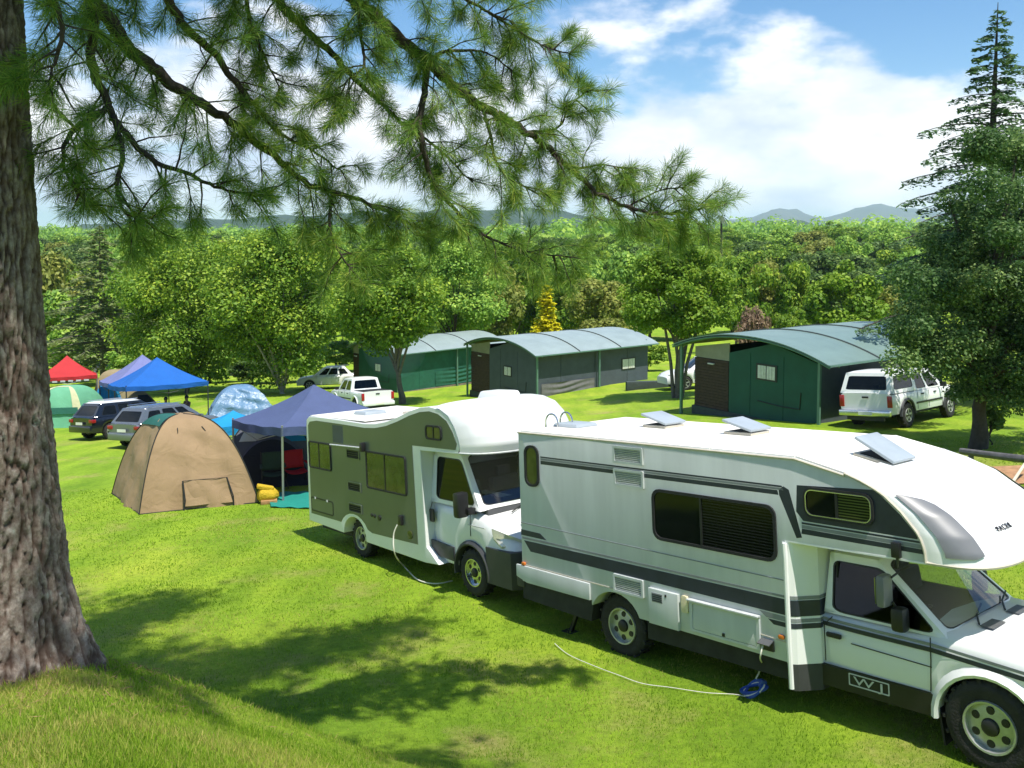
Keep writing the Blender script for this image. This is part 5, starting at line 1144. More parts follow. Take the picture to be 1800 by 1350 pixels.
# ------------------------------------------------------------------ people seated under the blue gazebo
pm('skin', (.20, .11, .07), .6); pm('shirt_white', (.62, .63, .66), .8); pm('shirt_dark', (.09, .045, .05), .8); pm('trousers', (.03, .035, .05), .8); pm('hair', (.012, .010, .009), .7)
def person(label, p, yaw, top):
    T = thing('person', label, 'person', p, yaw)
    def skin(name, verts, edges, m, sub=2):
        me = bpy.data.meshes.new(name); me.from_pydata([v[:3] for v in verts], edges, []); o = link(name, me, T); me.materials.append(MT[m])
        md = o.modifiers.new('skin', 'SKIN')
        for i, v in enumerate(verts): me.skin_vertices[0].data[i].radius = (v[3], v[4] if len(v) > 4 else v[3]); me.skin_vertices[0].data[i].use_root = i == 0
        s = o.modifiers.new('sub', 'SUBSURF'); s.levels = 1; s.render_levels = sub; return o
    V = [(0, .05, .50, .15, .12), (0, .08, .70, .14, .11), (0, .09, .90, .17, .11), (0, .08, 1.04, .06), (0, .05, 1.13, .075), (0, .045, 1.22, .095), (0, .05, 1.31, .07)]
    E = [(0, 1), (1, 2), (2, 3), (3, 4), (4, 5), (5, 6)]
    for sg in (-1, 1):
        b = len(V); V += [(sg * .18, .09, .98, .055), (sg * .24, .03, .74, .045), (sg * .19, -.20, .66, .036), (sg * .16, -.27, .655, .035), (sg * .15, -.33, .64, .022)]; E += [(2, b), (b, b + 1), (b + 1, b + 2), (b + 2, b + 3), (b + 3, b + 4)]
        b = len(V); V += [(sg * .10, -.02, .48, .085), (sg * .13, -.40, .47, .062), (sg * .13, -.43, .10, .045), (sg * .13, -.47, .05, .04), (sg * .13, -.58, .04, .03)]; E += [(0, b), (b, b + 1), (b + 1, b + 2), (b + 2, b + 3), (b + 3, b + 4)]
    skin('body', V, E, 'skin')
    skin('shirt', [(0, .05, .50, .165, .135), (0, .08, .70, .155, .125), (0, .09, .92, .185, .125), (-.18, .09, .985, .07), (-.23, .045, .80, .06), (.18, .09, .985, .07), (.23, .045, .80, .06)], [(0, 1), (1, 2), (2, 3), (3, 4), (2, 5), (5, 6)], top)
    skin('trousers', [(0, .05, .49, .16, .13), (-.10, -.02, .48, .10), (-.13, -.40, .47, .076), (-.13, -.43, .16, .06), (.10, -.02, .48, .10), (.13, -.40, .47, .076), (.13, -.43, .16, .06)], [(0, 1), (1, 2), (2, 3), (0, 4), (4, 5), (5, 6)], 'trousers')
    MB().grid(lambda s, t: Vector((.10 * math.sin(math.pi * t * .6) * math.cos(6.283 * s), .065 + .11 * math.sin(math.pi * t * .6) * math.sin(6.283 * s), 1.235 + .115 * math.cos(math.pi * t * .6))), 14, 8).build('hair', MT['hair'], T, True)
    return T
def camp_stool(label, p, yaw):
    T = thing('camp_stool', label, 'stool', p, yaw, 'stools under the blue gazebo'); MB().box((0, .08, .36), (.40, .40, .04)).build('seat', MT['navy_cloth'], T, bevel=.012)
    for sx in (-1, 1):
        for sy in (-1, 1): MB().tube([(sx * .17, .08 + sy * .17, .0), (sx * .16, .08 + sy * .16, .35)], .014, 6).build('leg', MT['pole_dark'], T)
pc = atg(286, 45.2); camp_stool('stool below the person in the white shirt', pc, .4); person('person in a white shirt seated under the bright blue gazebo', pc + Vector((0, 0, -.0)), .4, 'shirt_white')
pc = atg(321, 45.8); camp_stool('stool below the person in the dark red shirt', pc, -.6); person('person in a dark red shirt seated under the bright blue gazebo', pc, -.6, 'shirt_dark')

# ------------------------------------------------------------------ rails at the right edge, far mast
T = thing('log_rail', 'weathered grey log rail at the right edge beyond the front motorhome', 'rail', G(1790, 842))
a, b = at(1690, 793, 20.5) - T.location, at(1850, 812, 18.0) - T.location
MB().tube([a, (a + b) / 2 + Vector((0, 0, -.01)), b], [.075, .08, .085], 9).build('log', MT['old_wood'], T, True)
for f in (.12, .85):
    q = a + (b - a) * f; gz_ = float(ground_z(q.x + T.location.x, q.y + T.location.y)) - T.location.z; MB().tube([Vector((q.x, q.y, gz_ - .2)), Vector((q.x, q.y, q.z - .05))], .06, 8).build('post', MT['old_wood'], T, True)
pb = G(1772, 852); pt_ = at(1812, 800, pb.y + .6)
tag(MB().tube([pb - Vector((0, 0, .1)), pt_], .035, 8).build('pole', MT['pole_cream'], None, True), 'cream pole leaning in front of the log rail', 'pole')
m = MB(); c = G(1800, 835); m.v = [(c.x + 1.5 * math.cos(a) * (1 + .2 * math.sin(3 * a)), c.y + 1.1 * math.sin(a) * (1 + .2 * math.cos(2 * a)), 0) for a in np.linspace(0, 2 * math.pi, 40, endpoint=False)]
m.v = [(x, y, float(ground_z(x, y)) + .03) for x, y, _ in m.v] + [(c.x, c.y, float(ground_z(c.x, c.y)) + .035)]; m.f = [(i, (i + 1) % 40, 40) for i in range(40)]
o = m.build('bare_soil', MT['soil']); o['kind'] = 'structure'
pm('mast_paint', (.6, .6, .6), .5)
mb_ = at(917, 402, 620); T = thing('radio_mast', 'thin pale radio mast rising above the wood below the hills', 'mast', on(mb_.x, mb_.y)); h_ = at(917, 338, 620).z - T.location.z
for k in range(3):
    a = k * 2.094; MB().tube([(.9 * math.cos(a), .9 * math.sin(a), 0), (.25 * math.cos(a), .25 * math.sin(a), h_)], .16, 5).build('mast_leg', MT['mast_paint'], T)
for k in range(10):
    z = h_ * (k + .5) / 10; r = .9 - .065 * (k + .5); MB().tube([(r * math.cos(a), r * math.sin(a), z) for a in (0, 2.094, 4.189, 6.283)], .1, 4).build('brace', MT['mast_paint'], T)
MB().box((0, 0, h_ * .97), (1.1, 1.1, 2.2)).build('antenna', MT['mast_paint'], T)
# ------------------------------------------------------------------ trees
leafmat('leaf_fresh', (0.070, 0.159, 0.016), (0.178, 0.310, 0.030), (0.435, 0.542, 0.055))
leafmat('leaf_lime', (.070, .150, .012), (.170, .300, .024), (.330, .440, .045))
leafmat('leaf_mid', (0.113, 0.243, 0.040), (0.246, 0.420, 0.062), (0.493, 0.646, 0.098))
leafmat('leaf_dark', (0.054, 0.109, 0.026), (0.115, 0.201, 0.045), (0.257, 0.345, 0.080))
leafmat('leaf_blue', (.030, .078, .020), (.090, .175, .048), (.300, .400, .120))
leafmat('leaf_olive', (0.128, 0.169, 0.034), (0.257, 0.298, 0.055), (0.466, 0.447, 0.103))
leafmat('leaf_yellow', (.46, .42, .012), (.74, .68, .02), (.88, .82, .06))
leafmat('leaf_brown', (.13, .085, .05), (.24, .16, .10), (.36, .26, .16))
leafmat('leaf_cedar', (0.121, 0.168, 0.055), (0.225, 0.291, 0.104), (0.375, 0.413, 0.168))
leafmat('leaf_cedar_dark', (0.045, 0.102, 0.050), (0.102, 0.192, 0.080), (0.203, 0.304, 0.124))
leafmat('needle', (0.054, 0.132, 0.022), (0.155, 0.287, 0.037), (0.404, 0.451, 0.070), .30, .45)
pm('bark_grey', (.13, .115, .10), .9, var=.4, scale=8, bump=.6, bscale=25)
pm('bark_dark', (.050, .040, .034), .9, var=.4, scale=8, bump=.6, bscale=25)
pm('bark_pale', (.30, .28, .24), .9, var=.35, scale=8, bump=.5, bscale=25)
pm('branch_bark', (.040, .028, .022), .9, var=.45, scale=14, bump=.6, bscale=40)

def leaves(P, nrm, size, q, tint, elong=1.6):
    n = len(P); nrm = nrm / np.maximum(1e-9, np.linalg.norm(nrm, axis=1))[:, None]
    a = q.normal(size=(n, 3)); a -= nrm * (a * nrm).sum(1)[:, None]; a /= np.maximum(1e-9, np.linalg.norm(a, axis=1))[:, None]; b = np.cross(nrm, a)
    s = (size * q.uniform(.6, 1.35, n))[:, None]
    V = np.stack([P - a * s * elong / 2, P + b * s / 2 + nrm * s * .12, P + a * s * elong / 2, P - b * s / 2 + nrm * s * .12], 1).reshape(-1, 3)
    return V, np.repeat(tint, 4)
def leaf_mesh(name, V, tint, m): return np_mesh(name, V, np.arange(len(V)).reshape(-1, 4), MT[m], tint)

def clump_crown(seed, n_cl, rad, cen, cr, n, size, up=.35, flat=.75, bottom=-1, lobes=None):
    """many leaf clumps through an uneven ellipsoid; returns leaf vertices, tint and the clump centres"""
    q = np.random.RandomState(seed); C = []
    while len(C) < n_cl:
        d = q.normal(size=3); d /= np.linalg.norm(d); r = q.uniform(.25, 1) ** .5
        if d[2] * r < bottom: continue
        C.append(d * r * (1 + .12 * q.normal()))
    C = np.array(C) * np.array(rad) * (1 - np.array(cr) * .55 / np.mean(rad)) + np.array(cen)
    if lobes is not None: C = np.concatenate([C, np.array(lobes)])
    R = cr * q.uniform(.65, 1.35, len(C)); w = R ** 2; k = q.choice(len(C), n, p=w / w.sum())
    d = q.normal(size=(n, 3)); d /= np.linalg.norm(d, axis=1)[:, None]; r = q.uniform(.05, 1, n) ** .45
    P = C[k] + d * (R[k] * r)[:, None] * np.array([1, 1, flat])
    nr = d * .7 + q.normal(size=(n, 3)) * .65 + np.array([0, 0, up])
    ct = q.uniform(-.18, .18, len(C)); tint = np.clip(.5 + ct[k] + .22 * q.normal(size=n), 0, 1)
    V, t = leaves(P, nr, size, q, tint); return V, t, C, R

def limbs(par, base, C, q, r0, fork, m, n=9, share=None):
    """trunk to the fork, then limbs out to some clump centres"""
    t = MB(); k = 7; lean = Vector((q.uniform(-.15, .15), q.uniform(-.15, .15), 0))
    pts = [Vector(base) + lean * (i / k) ** 2 * 2 + Vector((.03 * math.sin(i * 1.7), .03 * math.cos(i * 2.1), 0)) + (Vector(fork) - Vector(base)) * (i / k) for i in range(k + 1)]
    pts[0].z -= .3
    t.tube(pts, [r0 * (1.35 if i == 0 else 1.12 if i == 1 else 1 - .4 * i / k) for i in range(k + 1)], 10); tr = t.build('trunk', MT[m], par, True); end = pts[-1]
    idx_ = [int(i) for i in np.linspace(0, len(C) - 1, min(n, len(C)))]
    for i in idx_:
        c = Vector(C[i]); st = pts[q.randint(k - 3, k)]; L_ = MB(); pp_ = [st + (c - st) * f + Vector((0, 0, .12 * (c - st).length * math.sin(math.pi * f) * .6)) + Vector((q.uniform(-.1, .1), q.uniform(-.1, .1), 0)) * f for f in np.linspace(0, 1, 6)]
        L_.tube(pp_, [r0 * .45 * (1 - .85 * f) + .012 for f in np.linspace(0, 1, 6)], 6); L_.build('limb', MT[m], par, True)
    return tr

def broadleaf(name, label, loc, seed, n_cl, rad, cz, cr, n, size, m, bark, r0, fork_z, group=None, lobes=None, bottom=-.75, off=(0, 0), cat='tree', nl=9, flat=.75, up=.85, stems=None):
    T = thing(name, label, cat, loc, 0.0, group); q = random.Random(seed)
    V, t, C, R = clump_crown(seed, n_cl, rad, (off[0], off[1], cz), cr, n, size, up, flat, bottom, lobes)
    link('crown', leaf_mesh('crown', V, t, m), T)
    limbs(T, (0, 0, 0), C, q, r0, (off[0] * .6, off[1] * .6, fork_z), bark, nl)
    if stems:
        for sx, sy in stems:
            s = MB(); s.tube([(sx * .25, sy * .25, -.3), (sx * .6, sy * .6, fork_z * .6), (sx * 1.5, sy * 1.5, fork_z * 1.5), (sx * 2.2, sy * 2.2, cz)], [r0 * .9, r0 * .75, r0 * .5, .03], 8); s.build('stem', MT[bark], T, True)
    return T

def conifer(name, label, loc, seed, H, rad, z0, m, bark, n_br, size, droop=.25, gap=.0, group=None, per=26, taper=1.0, upt=.1, fine=1.0):
    """tiers of branches with flat needle sprays, light showing between them"""
    T = thing(name, label, 'tree', loc, 0.0, group); q = np.random.RandomState(seed)
    t = MB(); t.tube([(0, 0, -.3), (.03, 0, H * .3), (-.03, .02, H * .7), (0, 0, H)], [H * .022, H * .016, H * .008, .012], 8); t.build('trunk', MT[bark], T, True)
    PP, NN, TT = [], [], []; bw = MB()
    for i in range(n_br):
        f = (i + q.rand() * .7) / n_br; z = z0 + (H * .985 - z0) * f; L_ = rad * (1 - f) ** taper * q.uniform(.45, 1.18) + .12
        a = i * 2.399 + q.uniform(-.3, .3); d = np.array([math.cos(a), math.sin(a), 0]); s = np.array([-d[1], d[0], 0])
        pts = [d * L_ * g + np.array([0, 0, z + upt * L_ * g - droop * L_ * g * g]) for g in np.linspace(0, 1, 6)]
        bw.tube(pts, [max(.012, L_ * .016 * (1 - .8 * g)) for g in np.linspace(0, 1, 6)], 5, False)
        k = max(6, int(per * L_ * fine)); g = q.uniform(.12, 1, k) ** .75; w = (1.05 - g) * L_ * .34 + .06; lat = q.normal(size=k) * w * .75
        p = d[None] * (L_ * g)[:, None] + s[None] * lat[:, None]; zz = z + upt * L_ * g - droop * L_ * g * g - .30 * np.abs(lat) - np.abs(q.normal(size=k)) * .08 * (L_ ** .5)
        p[:, 2] = zz; PP.append(p); NN.append(np.stack([q.normal(size=k) * .35, q.normal(size=k) * .35, np.ones(k)], 1)); TT.append(np.clip(.5 + q.normal() * .1 + q.normal(size=k) * .22, 0, 1))
    bo = bw.build('branches', MT[bark], T); bo['kind'] = 'stuff'
    V, tt = leaves(np.concatenate(PP), np.concatenate(NN), size, q, np.concatenate(TT), 2.3); link('crown', leaf_mesh('crown', V, tt, m), T)
    return T

# ---- the pine in the foreground
from mathutils import noise as MN
def pine():
    base = on(-3.73, 6.55); T = thing('pine_tree', 'large foreground pine with rough grey-brown trunk at the left edge and long needled branches', 'tree', base); bz = base.z
    # trunk with plated bark
    prof = [(-.5, .74), (0, .63), (.18, .565), (.33, .515), (.74, .445), (1.16, .415), (1.98, .375), (3.2, .350), (4.87, .330), (8, .27), (12, .19), (16.5, .06)]
    def Rz(z): return float(np.interp(z, [p[0] for p in prof], [p[1] for p in prof]))
    zs = list(np.arange(-.5, 5.2, .022)) + list(np.arange(5.3, 16.5, .4)); nu = 200; V = []; TN = []
    for z in zs:
        r = Rz(z); lx = -.02 * z
        for k in range(nu):
            a = 2 * math.pi * k / nu; d = 0
            if z < 5.25 and (-2.2 < a - 4.7 < 2.2 or a > 5.5 or a < 1.2):
                w = MN.noise(Vector((a * 2.2, z * 1.1, 3))) * .22
                w2 = MN.noise(Vector((a * 9, z * 4, 9))) * .10; c = MN.voronoi(Vector(((a + w + w2) * 8.5, (z + w * 2) * 2.3 + w2 * 4, 1.5)))[0]; e = c[1] - c[0]; c2 = MN.voronoi(Vector(((a + w2) * 15, (z + w) * 6.5 + w2 * 5, 4.5)))[0]; e2 = c2[1] - c2[0]
                d = min(1, e * 5.5) * .034 + min(1, e2 * 6) * .010 + MN.noise(Vector((a * 34, z * 26, 0))) * .009 + MN.noise(Vector((a * 9, z * 5, 7))) * .012
                fl = max(0, 1 - z / .9) ** 2; d += fl * .07 * math.sin(a * 5 + 1)
                TN.append(min(1, e * 5.0))
            else: TN.append(.7)
            V.append((lx + (r + d - .045) * math.cos(a), (r + d - .045) * math.sin(a), z))
    V = np.array(V); m_ = len(zs); ix = np.arange(nu * m_).reshape(m_, nu); nx_ = np.roll(ix, -1, 1)
    F4 = np.stack([ix[:-1], nx_[:-1], nx_[1:], ix[1:]], -1).reshape(-1, 4)
    mt = bpy.data.materials.new('pine_bark'); mt.use_nodes = True; t = mt.node_tree; b = t.nodes['Principled BSDF']; n = t.nodes.new; L = t.links.new
    tx = n('ShaderNodeTexCoord'); mp_ = n('ShaderNodeMapping'); mp_.inputs['Scale'].default_value = (1, 1, .7); L(tx.outputs['Object'], mp_.inputs[0])
    def nz_(sc, d=8, r=.65):
        o = n('ShaderNodeTexNoise'); o.inputs['Scale'].default_value = sc; o.inputs['Detail'].default_value = d; o.inputs['Roughness'].default_value = r; L(mp_.outputs[0], o.inputs['Vector']); return o.outputs['Fac']
    r1 = n('ShaderNodeValToRGB'); r1.color_ramp.elements[0].position = .28; r1.color_ramp.elements[0].color = (.085, .045, .030, 1); r1.color_ramp.elements[1].position = .72; r1.color_ramp.elements[1].color = (.43, .375, .32, 1)
    e = r1.color_ramp.elements.new(.5); e.color = (.235, .185, .15, 1); L(nz_(17, 9, .7), r1.inputs[0])
    at_ = n('ShaderNodeAttribute'); at_.attribute_name = 'tint'; mi = n('ShaderNodeMix'); mi.data_type = 'RGBA'; L(at_.outputs['Fac'], mi.inputs['Factor']); mi.inputs['A'].default_value = (.075, .045, .032, 1); L(r1.outputs[0], mi.inputs['B'])
    r2 = n('ShaderNodeValToRGB'); r2.color_ramp.elements[0].position = .60; r2.color_ramp.elements[0].color = (0, 0, 0, 1); r2.color_ramp.elements[1].position = .70; r2.color_ramp.elements[1].color = (.75, .75, .75, 1); L(nz_(4.2, 9, .75), r2.inputs[0])
    mxx = n('ShaderNodeMix'); mxx.data_type = 'RGBA'; L(r2.outputs[0], mxx.inputs['Factor']); L(mi.outputs['Result'], mxx.inputs['A']); mxx.inputs['B'].default_value = (.36, .40, .35, 1)
    L(mxx.outputs['Result'], b.inputs['Base Color']); b.inputs['Roughness'].default_value = .95; b.inputs['Specular IOR Level'].default_value = .15
    bp = n('ShaderNodeBump'); bp.inputs['Strength'].default_value = .8; bp.inputs['Distance'].default_value = .02; L(nz_(38, 8, .75), bp.inputs['Height']); L(bp.outputs[0], b.inputs['Normal'])
    link('trunk', np_mesh('trunk', V, F4, mt, np.array(TN), True), T)
    # boughs: traced rows and columns with the distance each has in front of the camera
    B = [ # (points (px, py, distance)), start radius
        ([(60, -520, 6.7), (110, -170, 6.9), (160, -10, 7.1), (190, 30, 7.2), (233, 90, 7.3), (288, 136, 7.45), (342, 175, 7.6), (404, 212, 7.8), (467, 262, 7.95), (545, 325, 8.1), (610, 345, 8.3), (680, 372, 8.5), (760, 412, 8.7)], .075),
        ([(150, -60, 7.0), (166, 40, 7.0), (161, 110, 7.0), (185, 172, 7.0), (205, 215, 7.0), (265, 278, 7.05), (335, 308, 7.1), (400, 335, 7.2), (470, 345, 7.3)], .045),
        ([(188, 190, 7.0), (150, 215, 6.8), (117, 245, 6.7), (112, 285, 6.6), (130, 330, 6.6), (160, 362, 6.6)], .026),
        ([(200, 205, 7.0), (215, 270, 6.8), (205, 330, 6.75), (222, 375, 6.7), (270, 385, 6.7)], .024),
        ([(150, -300, 6.9), (230, -110, 7.3), (296, 0, 7.6), (330, 50, 7.7), (381, 101, 7.8), (420, 152, 7.9), (455, 192, 8.0), (490, 232, 8.1), (545, 262, 8.2), (600, 300, 8.3)], .050),
        ([(250, -420, 7.0), (400, -130, 7.8), (490, 0, 8.1), (521, 36, 8.2), (576, 86, 8.3), (615, 130, 8.4), (661, 172, 8.5), (705, 215, 8.6), (770, 262, 8.8), (830, 320, 9.0)], .050),
        ([(200, -900, 6.8), (420, -330, 7.5), (560, -90, 8.0), (623, 0, 8.2), (662, 28, 8.3), (709, 74, 8.4), (752, 109, 8.5), (802, 156, 8.6), (849, 187, 8.7), (884, 207, 8.75), (925, 232, 8.8), (965, 262, 8.9), (1010, 305, 9.0), (1060, 345, 9.1), (1130, 372, 9.2), (1205, 374, 9.3), (1245, 358, 9.3)], .075),
        ([(752, 112, 8.5), (746, 163, 8.4), (738, 218, 8.3), (744, 264, 8.3), (763, 323, 8.4), (794, 362, 8.5), (841, 405, 8.6), (892, 432, 8.7), (950, 447, 8.8), (1010, 452, 8.9)], .034),
        ([(755, 105, 8.5), (783, 91, 8.6), (833, 89, 8.7), (866, 98, 8.8), (905, 130, 8.9)], .022),
        ([(560, -250, 7.6), (700, -70, 8.2), (800, -12, 8.5), (860, 22, 8.7), (905, 40, 8.9)], .034),
        ([(330, -200, 7.2), (420, -60, 7.8), (440, 40, 8.0), (470, 110, 8.1), (500, 170, 8.2)], .028),
        ([(630, 2, 8.2), (634, 60, 8.1), (640, 115, 8.0), (612, 140, 8.0), (590, 190, 8.0)], .020),
        ([(849, 190, 8.7), (862, 240, 8.6), (880, 300, 8.6), (935, 335, 8.7), (965, 345, 8.7)], .018),
        ([(585, 335, 8.2), (580, 400, 8.1), (600, 450, 8.1), (640, 500, 8.2)], .018),
        ([(70, -700, 6.6), (75, -200, 6.3), (90, -40, 6.3), (110, 60, 6.3), (95, 110, 6.3), (80, 170, 6.3)], .035),
        ([(925, 232, 8.8), (980, 225, 9.0), (1000, 190, 9.1), (1030, 160, 9.1)], .016), ([(860, 22, 8.7), (920, 60, 8.9), (965, 85, 9.0), (1005, 95, 9.0)], .016), ([(1000, 300, 9.0), (1060, 290, 9.2), (1110, 300, 9.3)], .014), ([(1100, 365, 9.2), (1160, 335, 9.3), (1205, 330, 9.3)], .012)]
    q = random.Random(11); tuft = []; tw = MB()
    def spl(P, k=6):
        o_ = []
        for i in range(len(P) - 1):
            a, b_, c, d = P[max(0, i - 1)], P[i], P[i + 1], P[min(len(P) - 1, i + 2)]
            for j in range(k):
                s = j / k; o_.append(.5 * ((2 * b_) + (c - a) * s + (2 * a - 5 * b_ + 4 * c - d) * s * s + (3 * b_ - a - 3 * c + d) * s ** 3))
        return o_ + [P[-1]]
    def twig(p, d, L_, depth=0):
        pts = [p]; dd = d.normalized()
        nseg = max(3, int(L_ / .09))
        for i in range(nseg):
            dd = (dd + Vector((q.uniform(-.25, .25), q.uniform(-.25, .25), q.uniform(-.28, .16)))).normalized(); pts.append(pts[-1] + dd * (L_ / nseg))
        tw.tube(pts, [.0075 * (1 - .7 * i / nseg) * (1.3 if depth == 0 else .8) for i in range(nseg + 1)], 4, False)
        for i in range(nseg + 1):
            if i / nseg > .38 or depth: tuft.append((pts[i], (pts[i] - pts[max(0, i - 1)]).normalized() if i else dd, 1.0))
            if depth == 0 and i > 0 and q.random() < .40: twig(pts[i], (dd + Vector((q.uniform(-1, 1), q.uniform(-1, 1), q.uniform(-.7, .5)))), L_ * q.uniform(.3, .55), 1)
        tuft.append((pts[-1], dd, 1.05))
    for P, r in B:
        W = spl([at(*p) - base for p in P]); k = len(W); mb = MB(); mb.tube([w + Vector((q.uniform(-1, 1), q.uniform(-1, 1), q.uniform(-1, 1))) * r * .22 for w in W], [max(.007, r * (1 - .86 * i / (k - 1))) for i in range(k)], 9); mb.build('bough', MT['branch_bark'], T, True)
        acc = 0; Ltot = sum((W[i + 1] - W[i]).length for i in range(k - 1)); run = 0
        for i in range(1, k):
            sgm = (W[i] - W[i - 1]); run += sgm.length; f = run / Ltot
            pxv = W[i] + base; 
            acc += sgm.length * (8.5 + 10.5 * f) * (1.0 if r > .03 else 1.15)
            while acc > 1:
                acc -= 1; d = sgm.normalized(); s = Vector((q.uniform(-1, 1), q.uniform(-1, 1), q.uniform(-1, .75))); s = (s - d * s.dot(d)); twig(W[i - 1].lerp(W[i], q.random()), s.normalized() * .9 + d * q.uniform(.2, .9), q.uniform(.18, .52) * (1.15 - .35 * f))
        for _ in range(5): tuft.append((W[-1], (W[-1] - W[-2]).normalized() + Vector((q.uniform(-.5, .5), q.uniform(-.5, .5), q.uniform(-.3, .5))), 1.2))
    o = tw.build('twigs', MT['branch_bark'], T, recalc=False); o['kind'] = 'stuff'
    # crown above the picture
    up_t = []
    for i in range(34):
        z = 6.3 + 9.5 * (i + q.random()) / 34; a = i * 2.4 + q.uniform(-.4, .4); L_ = (3.6 + 1.9 * math.cos(a - .8)) * (1 - (z - 6) / 15) + .8
        d = Vector((math.cos(a), math.sin(a), 0)); pts = [d * L_ * f + Vector((0, 0, z + L_ * (.28 * f - .22 * f * f))) for f in np.linspace(0, 1, 7)]
        mb = MB(); mb.tube(pts, [.07 * (1 - .85 * f) for f in np.linspace(0, 1, 7)], 6); mb.build('bough', MT['branch_bark'], T, True)
        for k in range(int(L_ * 66)):
            f = q.uniform(.10, 1); p = d * L_ * f + Vector((0, 0, z + L_ * (.28 * f - .22 * f * f))) + Vector((q.gauss(0, .32), q.gauss(0, .32), q.gauss(0, .16))); up_t.append((p, Vector((q.uniform(-1, 1), q.uniform(-1, 1), q.uniform(-.3, 1))), 1.3))
    def needles(name, T_, per, ln, wd, seed):
        r_ = np.random.RandomState(seed); P = np.repeat(np.array([t[0] for t in T_]), per, 0); D = np.array([tuple(Vector(t[1]).normalized()) for t in T_]); D = np.repeat(D, per, 0); S = np.repeat(np.array([t[2] for t in T_]), per)
        n_ = len(P); R3 = r_.normal(size=(n_, 3)); R3 /= np.linalg.norm(R3, axis=1)[:, None]
        d = D * r_.uniform(.35, 1.25, n_)[:, None] + R3 * .85 + np.array([0, 0, .10]); d /= np.linalg.norm(d, axis=1)[:, None]
        L_ = ln * S * r_.uniform(.6, 1.2, n_); sd = np.cross(d, r_.normal(size=(n_, 3))); sd /= np.linalg.norm(sd, axis=1)[:, None]
        P = P - D * (r_.rand(n_) * .06)[:, None]
        mid = P + d * (L_ * .55)[:, None]; tip = P + d * L_[:, None] + np.array([0, 0, -.10]) * (L_ ** 1.0)[:, None]
        V_ = np.stack([P, mid + sd * wd / 2, tip, mid - sd * wd / 2], 1).reshape(-1, 3)
        tb = np.repeat(r_.normal(size=len(T_)) * .16, per); tn = np.clip(.46 + tb + r_.normal(size=n_) * .15 + .5 * (r_.rand(n_) < .06), 0, 1)
        o_ = link(name, np_mesh(name, V_, np.arange(len(V_)).reshape(-1, 4), MT['needle'], np.repeat(tn, 4)), T); o_['kind'] = 'stuff'; return o_
    needles('needles', tuft, 32, .150, .0036, 3); needles('upper_needles', up_t, 26, .24, .016, 4)
    TXT['tufts'] = (len(tuft), len(up_t))
pine(); print('TUFTS', TXT.get('tufts'))

# fallen needles on the bank round the trunk
q = np.random.RandomState(9); n_ = 2200; a = q.rand(n_) * 6.283; r = .55 + np.abs(q.normal(size=n_)) * .75; x = -3.73 + r * np.cos(a); y = 6.55 + r * np.sin(a); z = ground_z(x, y) + q.uniform(.004, .03, n_)
P = np.stack([x, y, z], 1); V, t = leaves(P, np.stack([q.normal(size=n_) * .35, q.normal(size=n_) * .35, np.ones(n_)], 1), .004, q, q.rand(n_), 24)
leafmat('fallen_needle', (.10, .055, .03), (.21, .125, .065), (.34, .22, .11), .1, .8)
o = link('needle_litter', leaf_mesh('needle_litter', V, t, 'fallen_needle')); o['kind'] = 'stuff'; o['label'] = 'fallen brown pine needles on the bank round the trunk'; o['category'] = 'needles'

# ---- the dark tree and tall cedar at the right
b = G(1718, 788); s = mpp(b.y)
def px3(px, py, y, org): return tuple(at(px, py, y) - org)
q = np.random.RandomState(21); lob = []
for cx, cy_, r in ((1625, 480, 40), (1600, 540, 45), (1640, 580, 50), (1690, 470, 45), (1740, 450, 50), (1660, 640, 55), (1720, 620, 60), (1780, 560, 55), (1700, 380, 45), (1760, 330, 50), (1740, 280, 40), (1790, 400, 45), (1680, 520, 50), (1610, 620, 40), (1770, 660, 55), (1640, 530, 40), (1700, 680, 35), (1830, 520, 60), (1850, 620, 60), (1840, 400, 60), (1800, 300, 45), (1660, 430, 35), (1590, 580, 35), (1770, 620, 50), (1800, 660, 50), (1840, 680, 50), (1730, 560, 50), (1780, 500, 55), (1740, 380, 50), (1690, 600, 50), (1650, 500, 45), (1720, 660, 40), (1760, 690, 35), (1800, 600, 50), (1720, 250, 30), (1775, 250, 35)):
    for k in range(3): lob.append(px3(cx + q.normal() * r * .5, cy_ + q.normal() * r * .4, b.y + q.normal() * 1.1, b))
broadleaf('evergreen_tree', 'dense blue-green feathery tree with a bare trunk, at the right edge', b, 31, 30, (2.0, 1.9, 2.9), 4.6, .52, 95000, .058, 'leaf_blue', 'bark_dark', .20, 2.6, lobes=lob, bottom=-.9, off=(.3, 0), nl=16, flat=.8, up=.9)
bc = atg(1740, 34); conifer('cedar_tree', 'tall dark cedar with a thin spire rising behind the dense tree at the right', bc, 41, at(1740, 4, 34).z - bc.z, 5.0, 3.0, 'leaf_cedar_dark', 'bark_dark', 135, .10, .30, per=70, taper=.85, upt=.22)
sp = G(1742, 782); broadleaf('sapling', 'small leafy shrub growing against the bare trunk at the right edge', sp, 51, 8, (.35, .3, .5), .75, .18, 420, .11, 'leaf_dark', 'bark_dark', .02, .4, cat='shrub', nl=4)
